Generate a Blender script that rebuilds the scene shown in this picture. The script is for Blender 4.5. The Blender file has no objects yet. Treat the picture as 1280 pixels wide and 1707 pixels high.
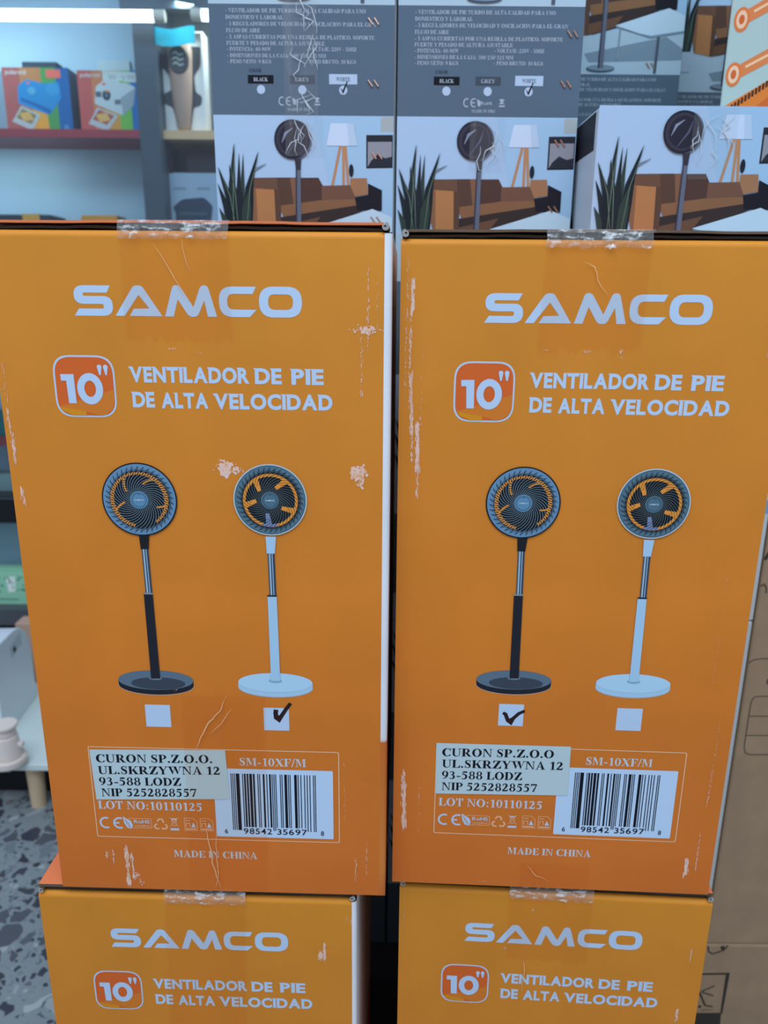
import bpy, bmesh, math, random
from mathutils import Vector, Matrix

SC = bpy.context.scene
COL = SC.collection
PI = math.pi

# ------------------------------------------------------------------ camera
CAM_Z = 1.143
F_PX = 1282.3
PITCH, ROLL = 0.27681, -0.009037
_c, _s = math.cos(PITCH), math.sin(PITCH)
_f = Vector((0, _c, -_s)); _d = Vector((0, -_s, -_c)); _r = Vector((1, 0, 0))
_cr, _sr = math.cos(ROLL), math.sin(ROLL)
RIGHT = _cr * _r + _sr * _d
DOWN = -_sr * _r + _cr * _d
FWD = _f
cd = bpy.data.cameras.new('camera')
cd.sensor_fit = 'HORIZONTAL'; cd.sensor_width = 36.0
cd.lens = 36.0 * F_PX / 1280.0
cd.clip_start = 0.02
cd.dof.use_dof = True
cd.dof.focus_distance = 0.66
cd.dof.aperture_fstop = 9.0
cam = bpy.data.objects.new('camera', cd); COL.objects.link(cam)
m = Matrix.Identity(4)
for i in range(3):
    m[i][0] = RIGHT[i]; m[i][1] = -DOWN[i]; m[i][2] = -FWD[i]
m.translation = (0, 0, CAM_Z)
cam.matrix_world = m
SC.camera = cam

# ------------------------------------------------------------------ light
SC.view_settings.view_transform = 'Standard'
SC.view_settings.look = 'None'
SC.view_settings.gamma = 1.0
SC.view_settings.exposure = 0.0
SC.view_settings.use_curve_mapping = False
w = bpy.data.worlds.new('daylight'); SC.world = w; w.use_nodes = True
bg = w.node_tree.nodes['Background']
bg.inputs[0].default_value = (0.66, 0.80, 1.10, 1)
bg.inputs[1].default_value = 0.78


def area(name, loc, target, sx, sy, power, col):
    l = bpy.data.lights.new(name, 'AREA'); l.shape = 'RECTANGLE'; l.size = sx; l.size_y = sy
    l.energy = power; l.color = col
    o = bpy.data.objects.new(name, l); COL.objects.link(o); o.location = loc
    o.rotation_euler = (Vector(target) - Vector(loc)).to_track_quat('-Z', 'Y').to_euler()
    return o


area('overhead_fill_light', (-0.2, -0.55, 3.3), (0.0, 0.6, 0.9), 2.4, 1.0, 62, (0.70, 0.84, 1.10))  # unseen area lamp added overhead, behind the camera, to lift the light

# ------------------------------------------------------------------ helpers
ILLUM = (0.72, 0.85, 1.14)


def s2l(c):
    c /= 255.0
    return c / 12.92 if c <= 0.04045 else ((c + 0.055) / 1.055) ** 2.4


def C(r, g, b):
    """Base colour of a thing seen as (r, g, b) under the shop's cool light."""
    return tuple(min(0.9, s2l(v) / e) for v, e in zip((r, g, b), ILLUM))


MATS = {}


def mat(key, col, rough=0.5, metal=0.0, spec=0.3, emit=None, alpha=None):
    if key in MATS: return MATS[key]
    M = bpy.data.materials.new(key); M.use_nodes = True
    b = M.node_tree.nodes['Principled BSDF']
    b.inputs['Base Color'].default_value = (*col, 1)
    b.inputs['Roughness'].default_value = rough
    b.inputs['Metallic'].default_value = metal
    b.inputs['Specular IOR Level'].default_value = spec
    if emit:
        b.inputs['Emission Color'].default_value = (*emit[:3], 1)
        b.inputs['Emission Strength'].default_value = emit[3]
    MATS[key] = M
    return M


def inkx(r, g, b, rough=0.55):
    return mat('ink_%d_%d_%d' % (r, g, b), C(r, g, b), rough, spec=.15)


def ink(r, g, b, rough=0.55):
    """printing ink; the whites and greys of these prints lean to blue"""
    if r <= b + 15: r, g, b = round(r * .82), round(g * .905), round(b * .97)
    return inkx(r, g, b, rough)


def at(px, py, Y):
    d = RIGHT * ((px - 640) / F_PX) + DOWN * ((py - 853.5) / F_PX) + FWD
    return d * (Y / d.y) + Vector((0, 0, CAM_Z))


def atz(px, py, Z):
    d = RIGHT * ((px - 640) / F_PX) + DOWN * ((py - 853.5) / F_PX) + FWD
    return d * ((Z - CAM_Z) / d.z) + Vector((0, 0, CAM_Z))


def thing(name, label, cat, loc=(0, 0, 0), rz=0.0, group=None):
    o = bpy.data.objects.new(name, None); COL.objects.link(o)
    o.empty_display_size = 0.05
    o.location = loc; o.rotation_euler = (0, 0, rz)
    o['label'] = label; o['category'] = cat
    if group: o['group'] = group
    return o


def tag(o, label, cat, group=None):
    o['label'] = label; o['category'] = cat
    if group: o['group'] = group
    return o


class MB:
    """collects faces of one mesh, several materials allowed"""

    def __init__(s):
        s.v = []; s.f = []; s.m = []; s.mats = []

    def mi(s, M):
        if M not in s.mats: s.mats.append(M)
        return s.mats.index(M)

    def face(s, pts, M):
        n = len(s.v); s.v += [tuple(p) for p in pts]
        s.f.append(tuple(range(n, n + len(pts)))); s.m.append(s.mi(M))

    def mesh(s, vs, fs, M):
        n = len(s.v); s.v += [tuple(p) for p in vs]; k = s.mi(M)
        for f in fs:
            s.f.append(tuple(n + i for i in f)); s.m.append(k)

    def box(s, a, b, M, T=None):
        x0, y0, z0 = a; x1, y1, z1 = b
        vs = [Vector(p) for p in ((x0, y0, z0), (x1, y0, z0), (x1, y1, z0), (x0, y1, z0), (x0, y0, z1), (x1, y0, z1), (x1, y1, z1), (x0, y1, z1))]
        if T: vs = [T @ p for p in vs]
        s.mesh(vs, [(0, 3, 2, 1), (4, 5, 6, 7), (0, 1, 5, 4), (1, 2, 6, 5), (2, 3, 7, 6), (3, 0, 4, 7)], M)

    def tube(s, p, q, r0, r1, M, n=20, cap=True):
        p, q = Vector(p), Vector(q); d = (q - p).normalized()
        a = d.orthogonal().normalized(); b = d.cross(a)
        vs = []
        for c, r in ((p, r0), (q, r1)):
            for i in range(n):
                t = 2 * PI * i / n
                vs.append(c + (a * math.cos(t) + b * math.sin(t)) * r)
        fs = [(i, (i + 1) % n, n + (i + 1) % n, n + i) for i in range(n)]
        if cap: fs += [tuple(range(n))[::-1], tuple(range(n, 2 * n))]
        s.mesh(vs, fs, M)

    def prism(s, poly, axis, a, b, M):
        """polygon extruded along an axis from a to b"""
        def P(u, v, t):
            return {'x': (t, u, v), 'y': (u, t, v), 'z': (u, v, t)}[axis]
        n = len(poly)
        vs = [P(u, v, a) for u, v in poly] + [P(u, v, b) for u, v in poly]
        fs = [tuple(range(n)), tuple(range(2 * n - 1, n - 1, -1))]
        fs += [(i, n + i, n + (i + 1) % n, (i + 1) % n) for i in range(n)]
        s.mesh(vs, fs, M)

    def build(s, name, parent=None, bevel=0, seg=3, smooth=False, recalc=False):
        me = bpy.data.meshes.new(name)
        me.from_pydata(s.v, [], s.f)
        for M in s.mats: me.materials.append(M)
        me.polygons.foreach_set('material_index', s.m)
        if smooth: me.polygons.foreach_set('use_smooth', [True] * len(s.f))
        me.validate()
        if recalc:
            bm = bmesh.new(); bm.from_mesh(me); bmesh.ops.recalc_face_normals(bm, faces=bm.faces); bm.to_mesh(me); bm.free()
        me.update()
        o = bpy.data.objects.new(name, me); COL.objects.link(o)
        if parent: o.parent = parent
        if bevel:
            bv = o.modifiers.new('bevel', 'BEVEL'); bv.width = bevel; bv.segments = seg; bv.limit_method = 'ANGLE'
        return o


class Art(MB):
    """flat printing on an upright face: u to the right, v down from the top edge (metres)"""
    STEP = 0.00012

    def __init__(s, height, y=0.0):
        super().__init__(); s.h = height; s.y = y

    def poly(s, pts, M, layer=1):
        e = s.y - s.STEP * layer - 1e-6 * (len(s.f) % 20)
        s.face([(u, e, s.h - v) for u, v in pts], M)

    def strip(s, A, B, M, layer=1, closed=False):
        n = len(A)
        for i in range(n if closed else n - 1):
            j = (i + 1) % n
            s.poly([A[i], A[j], B[j], B[i]], M, layer)

    def stroke(s, pts, wd, M, layer=1, closed=False):
        pts = [Vector(p) for p in pts]; n = len(pts)
        ws = wd if isinstance(wd, (list, tuple)) else [wd] * n
        L, R = [], []
        for i, p in enumerate(pts):
            a = pts[(i - 1) % n] if (closed or i > 0) else p
            b = pts[(i + 1) % n] if (closed or i < n - 1) else p
            t = (b - a); t = t.normalized() if t.length > 1e-9 else Vector((1, 0))
            k = 1.0
            if a is not p and b is not p:
                t1 = (p - a).normalized(); k = 1.0 / max(0.5, t1.dot(t))
            nn = Vector((-t.y, t.x)) * ws[i] / 2 * k
            L.append(p + nn); R.append(p - nn)
        s.strip(L, R, M, layer, closed)

    def rect(s, u0, v0, u1, v1, M, layer=1):
        s.poly([(u0, v0), (u1, v0), (u1, v1), (u0, v1)], M, layer)

    def ell(s, cx, cy, rx, ry, M, layer=1, n=48, rot=0.0, a0=0, a1=360):
        s.poly(ellp(cx, cy, rx, ry, n, rot), M, layer)

    def ring(s, cx, cy, rx, ry, wd, M, layer=1, n=56, a0=0.0, a1=360.0, wy=None):
        wy = wd if wy is None else wy
        k = n + 1
        A = [(cx + rx * math.cos(math.radians(a0 + (a1 - a0) * i / n)), cy + ry * math.sin(math.radians(a0 + (a1 - a0) * i / n))) for i in range(k)]
        B = [(cx + (rx - wd) * math.cos(math.radians(a0 + (a1 - a0) * i / n)), cy + (ry - wy) * math.sin(math.radians(a0 + (a1 - a0) * i / n))) for i in range(k)]
        s.strip(A, B, M, layer)


def ellp(cx, cy, rx, ry, n=48, rot=0.0):
    c, si = math.cos(rot), math.sin(rot)
    out = []
    for i in range(n):
        t = 2 * PI * i / n
        x, y = rx * math.cos(t), ry * math.sin(t)
        out.append((cx + x * c - y * si, cy + x * si + y * c))
    return out


def fillet(pts, n=7):
    out = []
    N = len(pts)
    for i in range(N):
        P = Vector(pts[i][:2]); r = pts[i][2] if len(pts[i]) > 2 else 0
        if r <= 0:
            out.append(tuple(P)); continue
        A = Vector(pts[i - 1][:2]) - P; B = Vector(pts[(i + 1) % N][:2]) - P
        ta = min(r, A.length * 0.5); tb = min(r, B.length * 0.5)
        a = P + A.normalized() * ta; b = P + B.normalized() * tb
        for k in range(n):
            t = k / (n - 1)
            out.append(tuple(a * (1 - t) ** 2 + P * 2 * t * (1 - t) * 1.0 + b * t ** 2))
    return out


# ------------------------------------------------------------------ a bold serif alphabet (units of cap height, y up)
def _arc(ocx, ocy, orx, ory, icx, icy, irx, iry, a0, a1, n=16):
    A, B = [], []
    for i in range(n + 1):
        t = math.radians(a0 + (a1 - a0) * i / n)
        A.append((ocx + orx * math.cos(t), ocy + ory * math.sin(t)))
        B.append((icx + irx * math.cos(t), icy + iry * math.sin(t)))
    return [[A[i], A[i + 1], B[i + 1], B[i]] for i in range(n)]


def _q(*a): return [list(a)]
def _b(x0, y0, x1, y1): return [[(x0, y0), (x1, y0), (x1, y1), (x0, y1)]]
def _st(x, w=.235, y0=0., y1=1., b=True, t=True):
    r = _b(x, y0, x + w, y1)
    if b: r += _b(x - .09, y0, x + w + .09, y0 + .055)
    if t: r += _b(x - .09, y1 - .055, x + w + .09, y1)
    return r
def _sw(pts, ws):
    L, R = [], []
    for i, p in enumerate(pts):
        a = Vector(pts[max(i - 1, 0)]); b = Vector(pts[min(i + 1, len(pts) - 1)]); t = (b - a).normalized()
        n = Vector((-t.y, t.x)) * ws[i] / 2
        L.append(tuple(Vector(p) + n)); R.append(tuple(Vector(p) - n))
    return [[L[i], L[i + 1], R[i + 1], R[i]] for i in range(len(pts) - 1)]


GL = {}
GL['C'] = (.92, _arc(.5, .5, .46, .52, .55, .5, .24, .455, 38, 322) + _b(.80, .66, .855, 1.0) + _q((.7, .09), (.76, .02), (.9, .22), (.86, .24)))
GL['G'] = (1.0, _arc(.5, .5, .46, .52, .54, .5, .27, .46, 38, 330) + _b(.80, .66, .855, 1.0) + _b(.7, .05, .9, .44) + _b(.6, .4, 1.0, .45))
GL['O'] = (1.0, _arc(.5, .5, .46, .52, .5, .5, .22, .455, 0, 360, 28))
GL['Q'] = (1.0, GL['O'][1] + _q((.45, .05), (.6, .1), (.95, -.22), (.7, -.2)))
GL['U'] = (.95, _st(.12, .2, .3, 1, False) + _b(.74, .3, .81, 1) + _b(.62, .945, .93, 1) + _arc(.465, .31, .345, .33, .53, .31, .21, .26, 180, 360))
GL['I'] = (.45, _st(.125))
GL['P'] = (.82, _st(.12) + _b(.3, .94, .42, 1) + _b(.3, .44, .42, .5) + _arc(.42, .72, .36, .28, .42, .72, .15, .22, -90, 90))
GL['R'] = (.98, GL['P'][1] + _q((.36, .48), (.6, .48), (.9, .03), (.66, .03)) + _b(.66, 0, .98, .055))
GL['B'] = (.86, _st(.12) + _b(.3, .94, .42, 1) + _b(.3, .48, .44, .54) + _b(.3, 0, .44, .06) + _arc(.42, .76, .32, .24, .42, .76, .13, .18, -90, 90) + _arc(.44, .27, .37, .27, .44, .27, .16, .21, -90, 90))
GL['D'] = (.96, _st(.12) + _b(.3, .94, .4, 1) + _b(.3, 0, .4, .06) + _arc(.4, .5, .5, .5, .4, .5, .27, .44, -90, 90))
GL['L'] = (.82, _st(.12) + _b(.3, 0, .78, .06) + _q((.78, 0), (.81, .34), (.765, .34), (.6, .05)))
GL['E'] = (.84, _st(.12) + _b(.3, 0, .78, .06) + _b(.3, .94, .75, 1) + _b(.3, .47, .56, .53) + _b(.53, .34, .575, .66) + _q((.78, 0), (.81, .32), (.765, .32), (.6, .05)) + _q((.6, .95), (.72, .7), (.765, .7), (.765, 1)))
GL['F'] = (.78, _st(.12) + _b(.3, .94, .75, 1) + _b(.3, .47, .56, .53) + _b(.53, .34, .575, .66) + _q((.6, .95), (.72, .7), (.765, .7), (.765, 1)))
GL['T'] = (.86, _st(.33, .2, 0, 1, True, False) + _b(.05, .94, .81, 1) + _q((.05, 1), (.05, .68), (.095, .68), (.22, .95)) + _q((.64, .95), (.765, .68), (.81, .68), (.81, 1)))
GL['H'] = (1.04, _st(.12) + _st(.72) + _b(.3, .47, .75, .53))
GL['N'] = (.98, _b(.14, 0, .205, .95) + _b(.04, 0, .31, .055) + _b(.02, .945, .3, 1) + _b(.77, 0, .835, 1) + _b(.66, .945, .95, 1) + _q((.1, 1), (.33, 1), (.835, 0), (.77, -.02)))
GL['M'] = (1.2, _b(.14, 0, .205, .97) + _b(.04, 0, .31, .055) + _b(.03, .945, .34, 1) + _q((.12, 1), (.36, 1), (.62, .25), (.56, 0)) + _q((.56, 0), (.62, .2), (.88, 1), (.82, 1)) + _b(.86, 0, 1.06, 1) + _b(.77, 0, 1.15, .055) + _b(.84, .945, 1.15, 1))
GL['V'] = (.94, _q((.1, 1), (.34, 1), (.58, .3), (.5, -.01)) + _q((.5, -.01), (.56, .2), (.84, 1), (.77, 1)) + _b(.01, .945, .42, 1) + _b(.66, .945, .95, 1))
GL['W'] = (1.3, _q((.08, 1), (.31, 1), (.5, .3), (.43, -.01)) + _q((.43, -.01), (.5, .22), (.74, 1), (.67, 1)) + _q((.56, 1), (.79, 1), (.97, .3), (.9, -.01)) + _q((.9, -.01), (.97, .22), (1.22, 1), (1.15, 1)) + _b(0, .945, .84, 1) + _b(1.06, .945, 1.32, 1))
GL['A'] = (.96, _q((.12, 0), (.19, 0), (.5, .9), (.46, 1.02)) + _q((.42, 1.02), (.52, 1.02), (.88, 0), (.63, 0)) + _b(.25, .3, .68, .36) + _b(.02, 0, .31, .055) + _b(.54, 0, .97, .055))
GL['K'] = (1.0, _st(.12) + _q((.3, .38), (.38, .38), (.85, .98), (.77, .98)) + _q((.4, .56), (.58, .68), (.93, .03), (.68, .03)) + _b(.6, 0, 1.0, .055) + _b(.64, .945, .96, 1))
GL['Y'] = (.94, _q((.08, 1), (.32, 1), (.6, .46), (.38, .42)) + _q((.5, .42), (.58, .46), (.86, 1), (.79, 1)) + _st(.37, .2, 0, .48, True, False) + _b(0, .945, .4, 1) + _b(.66, .945, .95, 1))
GL['X'] = (.96, _q((.08, 1), (.34, 1), (.9, 0), (.64, 0)) + _q((.1, 0), (.18, 0), (.84, 1), (.76, 1)) + _b(0, 0, .3, .055) + _b(.54, 0, .97, .055) + _b(.0, .945, .42, 1) + _b(.66, .945, .95, 1))
GL['Z'] = (.86, _b(.08, .94, .8, 1) + _b(.05, 0, .82, .06) + _q((.54, .96), (.8, .96), (.33, .04), (.05, .04)) + _q((.08, 1), (.08, .68), (.12, .68), (.26, .95)) + _q((.82, 0), (.84, .34), (.79, .34), (.6, .05)))
GL['J'] = (.62, _b(.28, .3, .48, 1) + _b(.19, .945, .57, 1) + _arc(.3, .25, .18, .27, .24, .25, .06, .22, 180, 360) + _b(.1, .2, .22, .34))
GL['S'] = (.72, _sw([(.6, .72), (.57, .86), (.46, .96), (.33, .965), (.2, .9), (.155, .77), (.22, .63), (.36, .53), (.5, .42), (.57, .28), (.53, .12), (.41, .035), (.28, .035), (.16, .13), (.1, .3)],
                    [.03, .05, .07, .08, .12, .16, .21, .25, .24, .18, .13, .08, .07, .05, .03]) + _b(.56, .68, .61, 1.0) + _b(.09, 0, .14, .34))
GL['0'] = (.74, _arc(.37, .5, .32, .52, .37, .5, .13, .465, 0, 360, 24))
GL['1'] = (.66, _b(.27, 0, .47, 1.0) + _b(.14, 0, .6, .05) + _q((.1, .84), (.12, .8), (.3, .86), (.3, 1.0)))
GL['2'] = (.74, _sw([(.1, .72), (.16, .88), (.3, .97), (.44, .92), (.51, .76), (.47, .6), (.34, .4), (.14, .14)], [.05, .12, .09, .16, .22, .2, .14, .1]) + _b(.06, 0, .62, .17) + _q((.5, .1), (.62, .1), (.68, .3), (.64, .3)))
GL['3'] = (.74, _sw([(.1, .78), (.2, .93), (.34, .96), (.47, .86), (.48, .7), (.4, .58), (.24, .53)], [.04, .08, .09, .16, .2, .12, .05]) + _sw([(.24, .53), (.42, .5), (.52, .36), (.51, .18), (.4, .05), (.24, .02), (.08, .1)], [.05, .12, .2, .22, .13, .08, .1]))
GL['4'] = (.74, _b(.36, 0, .55, 1) + _b(.05, .24, .68, .36) + _q((.05, .24), (.13, .24), (.42, .9), (.45, 1)))
GL['5'] = (.74, _b(.19, .82, .62, 1.0) + _q((.19, 1.0), (.24, 1.0), (.19, .55), (.12, .55)) + _sw([(.13, .58), (.3, .63), (.46, .55), (.54, .38), (.51, .17), (.38, .04), (.2, .02), (.08, .1)], [.06, .12, .17, .2, .2, .13, .08, .1]))
GL['6'] = (.74, _arc(.38, .32, .32, .34, .38, .32, .13, .28, 0, 360, 22) + _sw([(.16, .3), (.18, .6), (.34, .87), (.6, 1.0)], [.2, .2, .12, .03]))
GL['7'] = (.74, _b(.07, .83, .68, 1) + _q((.68, .9), (.58, .86), (.22, 0), (.4, 0)) + _q((.07, 1), (.05, .66), (.1, .66), (.16, .84)))
GL['8'] = (.74, _arc(.37, .75, .27, .27, .37, .75, .11, .22, 0, 360, 20) + _arc(.37, .27, .32, .29, .37, .27, .13, .235, 0, 360, 20))
GL['9'] = (.74, _arc(.36, .68, .32, .34, .36, .68, .13, .28, 0, 360, 22) + _sw([(.58, .7), (.56, .4), (.4, .13), (.14, 0)], [.2, .2, .12, .03]))
GL['.'] = (.36, [[(.18 + .11 * math.cos(k * PI / 5), .11 + .11 * math.sin(k * PI / 5)) for k in range(10)]])
GL[':'] = (.42, [[(.21 + .1 * math.cos(k * PI / 5), y + .1 * math.sin(k * PI / 5)) for k in range(10)] for y in (.11, .58)])
GL['-'] = (.5, _b(.06, .27, .44, .4))
GL['/'] = (.42, _q((0, -.03), (.1, -.03), (.42, 1.03), (.32, 1.03)))
GL['*'] = (.5, _b(.22, .5, .28, 1) + _b(.05, .72, .45, .78))
GL[' '] = (.34, [])


def serif(art, text, u0, u1, base, h, M, layer=2, rise=0.0):
    """set a line of bold serif capitals between u0 and u1 (u1 None: natural width)"""
    tot = sum(GL[c][0] for c in text)
    kx = h if u1 is None else (u1 - u0) / tot
    x = 0
    for c in text:
        wd, polys = GL[c]
        for p in polys:
            art.poly([(u0 + (x + a) * kx, base + rise * (x + a) / tot - b * h) for a, b in p], M, layer)
        x += wd


# sans letters come from Blender's own interface font, thickened
_gc = {}


def glyph(ch, bold):
    k = (ch, bold)
    if k in _gc: return _gc[k]
    cu = bpy.data.curves.new('lettering', 'FONT'); cu.body = ch; cu.size = 1; cu.offset = bold
    cu.fill_mode = 'FRONT'; cu.resolution_u = 4
    o = bpy.data.objects.new('lettering', cu); COL.objects.link(o)
    dg = bpy.context.evaluated_depsgraph_get(); dg.update()
    me = o.evaluated_get(dg).to_mesh()
    vs = [(v.co.x, v.co.y) for v in me.vertices]; fs = [tuple(p.vertices) for p in me.polygons]
    o.evaluated_get(dg).to_mesh_clear()
    bpy.data.objects.remove(o); bpy.data.curves.remove(cu)
    x0 = min((v[0] for v in vs), default=0); x1 = max((v[0] for v in vs), default=.25)
    _gc[k] = ([(x - x0, y) for x, y in vs], fs, x1 - x0)
    return _gc[k]


def sans(art, text, u0, u1, base, h, M, layer=2, bold=.02, gap=.09, flare=False, space=.22, rise=0.0):
    cap = max(y for x, y in glyph('H', bold)[0])
    lay = []; x = 0
    for ch in text:
        if ch == ' ':
            x += space; continue
        vs, fs, wd = glyph(ch, bold); lay.append((ch, x, vs, fs)); x += wd + gap
    tot = x - gap
    kx = (u1 - u0) / tot if u1 is not None else h / cap
    ky = h / cap
    for ch, x, vs, fs in lay:
        P = lambda a, b: (u0 + (x + a) * kx, base + rise * (x + a) / tot - b * ky)
        for f in fs: art.poly([P(*vs[i]) for i in f], M, layer)
        if flare and ch in 'VENTILDPR':
            dx = 0.02
            art.poly([P(dx - .08, cap), P(dx + .12, cap), P(dx + .10, cap - .13), P(dx - .01, cap - .11)], M, layer + .2)


# ------------------------------------------------------------------ materials
def nodes(M): return M.node_tree.nodes, M.node_tree.links


def print_board(key, stops, h):
    """offset-printed cardboard: the printed colour runs from yellow-orange at the top to red-orange at the foot"""
    M = mat(key, (.5, .5, .5), 0.5, spec=0.18); N, L = nodes(M); b = N['Principled BSDF']
    tc = N.new('ShaderNodeTexCoord'); sp = N.new('ShaderNodeSeparateXYZ'); L.new(tc.outputs['Object'], sp.inputs[0])
    mr = N.new('ShaderNodeMapRange'); mr.inputs['From Min'].default_value = h; mr.inputs['From Max'].default_value = 0
    L.new(sp.outputs['Z'], mr.inputs['Value'])
    cr = N.new('ShaderNodeValToRGB')
    cr.color_ramp.elements[0].position = stops[0][0]; cr.color_ramp.elements[0].color = (*stops[0][1], 1)
    cr.color_ramp.elements[1].position = stops[-1][0]; cr.color_ramp.elements[1].color = (*stops[-1][1], 1)
    for p, c in stops[1:-1]:
        e = cr.color_ramp.elements.new(p); e.color = (*c, 1)
    L.new(mr.outputs[0], cr.inputs[0])
    # faint ink mottling and fluting
    nz = N.new('ShaderNodeTexNoise'); nz.inputs['Scale'].default_value = 9; nz.inputs['Detail'].default_value = 5
    L.new(tc.outputs['Object'], nz.inputs['Vector'])
    mm = N.new('ShaderNodeMapRange'); mm.inputs['From Min'].default_value = .3; mm.inputs['From Max'].default_value = .7
    mm.inputs['To Min'].default_value = .93; mm.inputs['To Max'].default_value = 1.06
    L.new(nz.outputs['Fac'], mm.inputs['Value'])
    mx = N.new('ShaderNodeMix'); mx.data_type = 'RGBA'; mx.blend_type = 'MULTIPLY'; mx.inputs['Factor'].default_value = 1
    L.new(cr.outputs[0], mx.inputs['A']); L.new(mm.outputs[0], mx.inputs['B'])
    L.new(mx.outputs['Result'], b.inputs['Base Color'])
    wv = N.new('ShaderNodeTexWave'); wv.bands_direction = 'X'; wv.inputs['Scale'].default_value = 40; wv.inputs['Distortion'].default_value = .6
    L.new(tc.outputs['Object'], wv.inputs['Vector'])
    nf = N.new('ShaderNodeTexNoise'); nf.inputs['Scale'].default_value = 320; nf.inputs['Detail'].default_value = 2
    L.new(tc.outputs['Object'], nf.inputs['Vector'])
    ad = N.new('ShaderNodeMath'); ad.operation = 'MULTIPLY_ADD'; ad.inputs[1].default_value = .7
    L.new(nf.outputs['Fac'], ad.inputs[0]); L.new(wv.outputs['Fac'], ad.inputs[2])
    bp = N.new('ShaderNodeBump'); bp.inputs['Strength'].default_value = .10; bp.inputs['Distance'].default_value = .0006
    L.new(ad.outputs[0], bp.inputs['Height']); L.new(bp.outputs[0], b.inputs['Normal'])
    return M


def cardboard(key, col, scale=60):
    M = mat(key, col, .75, spec=.15); N, L = nodes(M); b = N['Principled BSDF']
    tc = N.new('ShaderNodeTexCoord'); nz = N.new('ShaderNodeTexNoise'); nz.inputs['Scale'].default_value = scale; nz.inputs['Detail'].default_value = 6
    L.new(tc.outputs['Object'], nz.inputs['Vector'])
    mm = N.new('ShaderNodeMapRange'); mm.inputs['To Min'].default_value = .8; mm.inputs['To Max'].default_value = 1.2
    L.new(nz.outputs['Fac'], mm.inputs['Value'])
    mx = N.new('ShaderNodeMix'); mx.data_type = 'RGBA'; mx.blend_type = 'MULTIPLY'; mx.inputs['Factor'].default_value = 1
    mx.inputs['A'].default_value = (*col, 1); L.new(mm.outputs[0], mx.inputs['B']); L.new(mx.outputs['Result'], b.inputs['Base Color'])
    return M


def film(key, tint, white, rough=.18, haze=.06, more=.10, sc=(90, 90, 14)):
    """clear packing tape: mostly see-through, slightly tinted, with a gloss and milky stress marks that also paint in glints"""
    M = bpy.data.materials.new(key); M.use_nodes = True; N, L = nodes(M)
    b = N['Principled BSDF']; b.inputs['Base Color'].default_value = (*white, 1); b.inputs['Roughness'].default_value = rough
    b.inputs['Specular IOR Level'].default_value = .6
    tr = N.new('ShaderNodeBsdfTransparent'); tr.inputs[0].default_value = (*tint, 1)
    tc = N.new('ShaderNodeTexCoord'); mp = N.new('ShaderNodeMapping'); mp.inputs['Scale'].default_value = sc
    L.new(tc.outputs['Object'], mp.inputs[0])
    nz = N.new('ShaderNodeTexNoise'); nz.inputs['Scale'].default_value = 1; nz.inputs['Detail'].default_value = 4
    L.new(mp.outputs[0], nz.inputs['Vector'])
    mr = N.new('ShaderNodeMapRange'); mr.inputs['From Min'].default_value = .52; mr.inputs['From Max'].default_value = .8
    mr.inputs['To Min'].default_value = haze; mr.inputs['To Max'].default_value = haze + more
    L.new(nz.outputs['Fac'], mr.inputs['Value'])
    ms = N.new('ShaderNodeMixShader'); L.new(mr.outputs[0], ms.inputs[0]); L.new(tr.outputs[0], ms.inputs[1]); L.new(b.outputs[0], ms.inputs[2])
    L.new(ms.outputs[0], N['Material Output'].inputs[0])
    return M


HF = 0.587            # height of a fan carton's front
WF = 0.300
DF = 0.325
M_ORANGE = print_board('orange_print', [(0, C(193, 132, 47)), (.25, C(193, 127, 46)), (.6, C(194, 119, 44)), (1, C(189, 107, 46))], HF)
M_SIDE = print_board('white_side_print', [(0, C(205, 220, 243)), (.718, C(200, 214, 238)), (.722, C(186, 104, 46)), (.95, C(190, 122, 60)), (1, C(180, 100, 50))], HF)
M_SALMON = mat('orange_flap', C(200, 118, 78), .5)
M_KRAFT = cardboard('kraft_edge', C(96, 84, 74))
M_KRAFTD = cardboard('kraft_dark', C(60, 52, 48))
M_WHITE = ink(205, 219, 246)
M_TAPE = film('packing_tape', (.985, .945, .915), C(205, 150, 105), .3, haze=.015, more=.05)
M_TAPE2 = film('crinkled_tape', (.95, .93, .91), C(220, 230, 242), .10, .12, .9, (110, 260, 300))  # strong white noise paints glints into the wrinkled tape
M_SCUFF = mat('torn_paper', C(214, 186, 182), .8)
M_SCUFF2 = mat('rubbed_print', C(206, 160, 130), .8)
M_BLACK = ink(22, 24, 34)
M_PEN = mat('marker', C(40, 22, 24), .4)

# ------------------------------------------------------------------ the printing of the orange cartons (millimetres on the face)
mmu = lambda L: [(a * .001, b * .001, *(c * .001 for c in r)) for a, b, *r in L]


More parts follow.
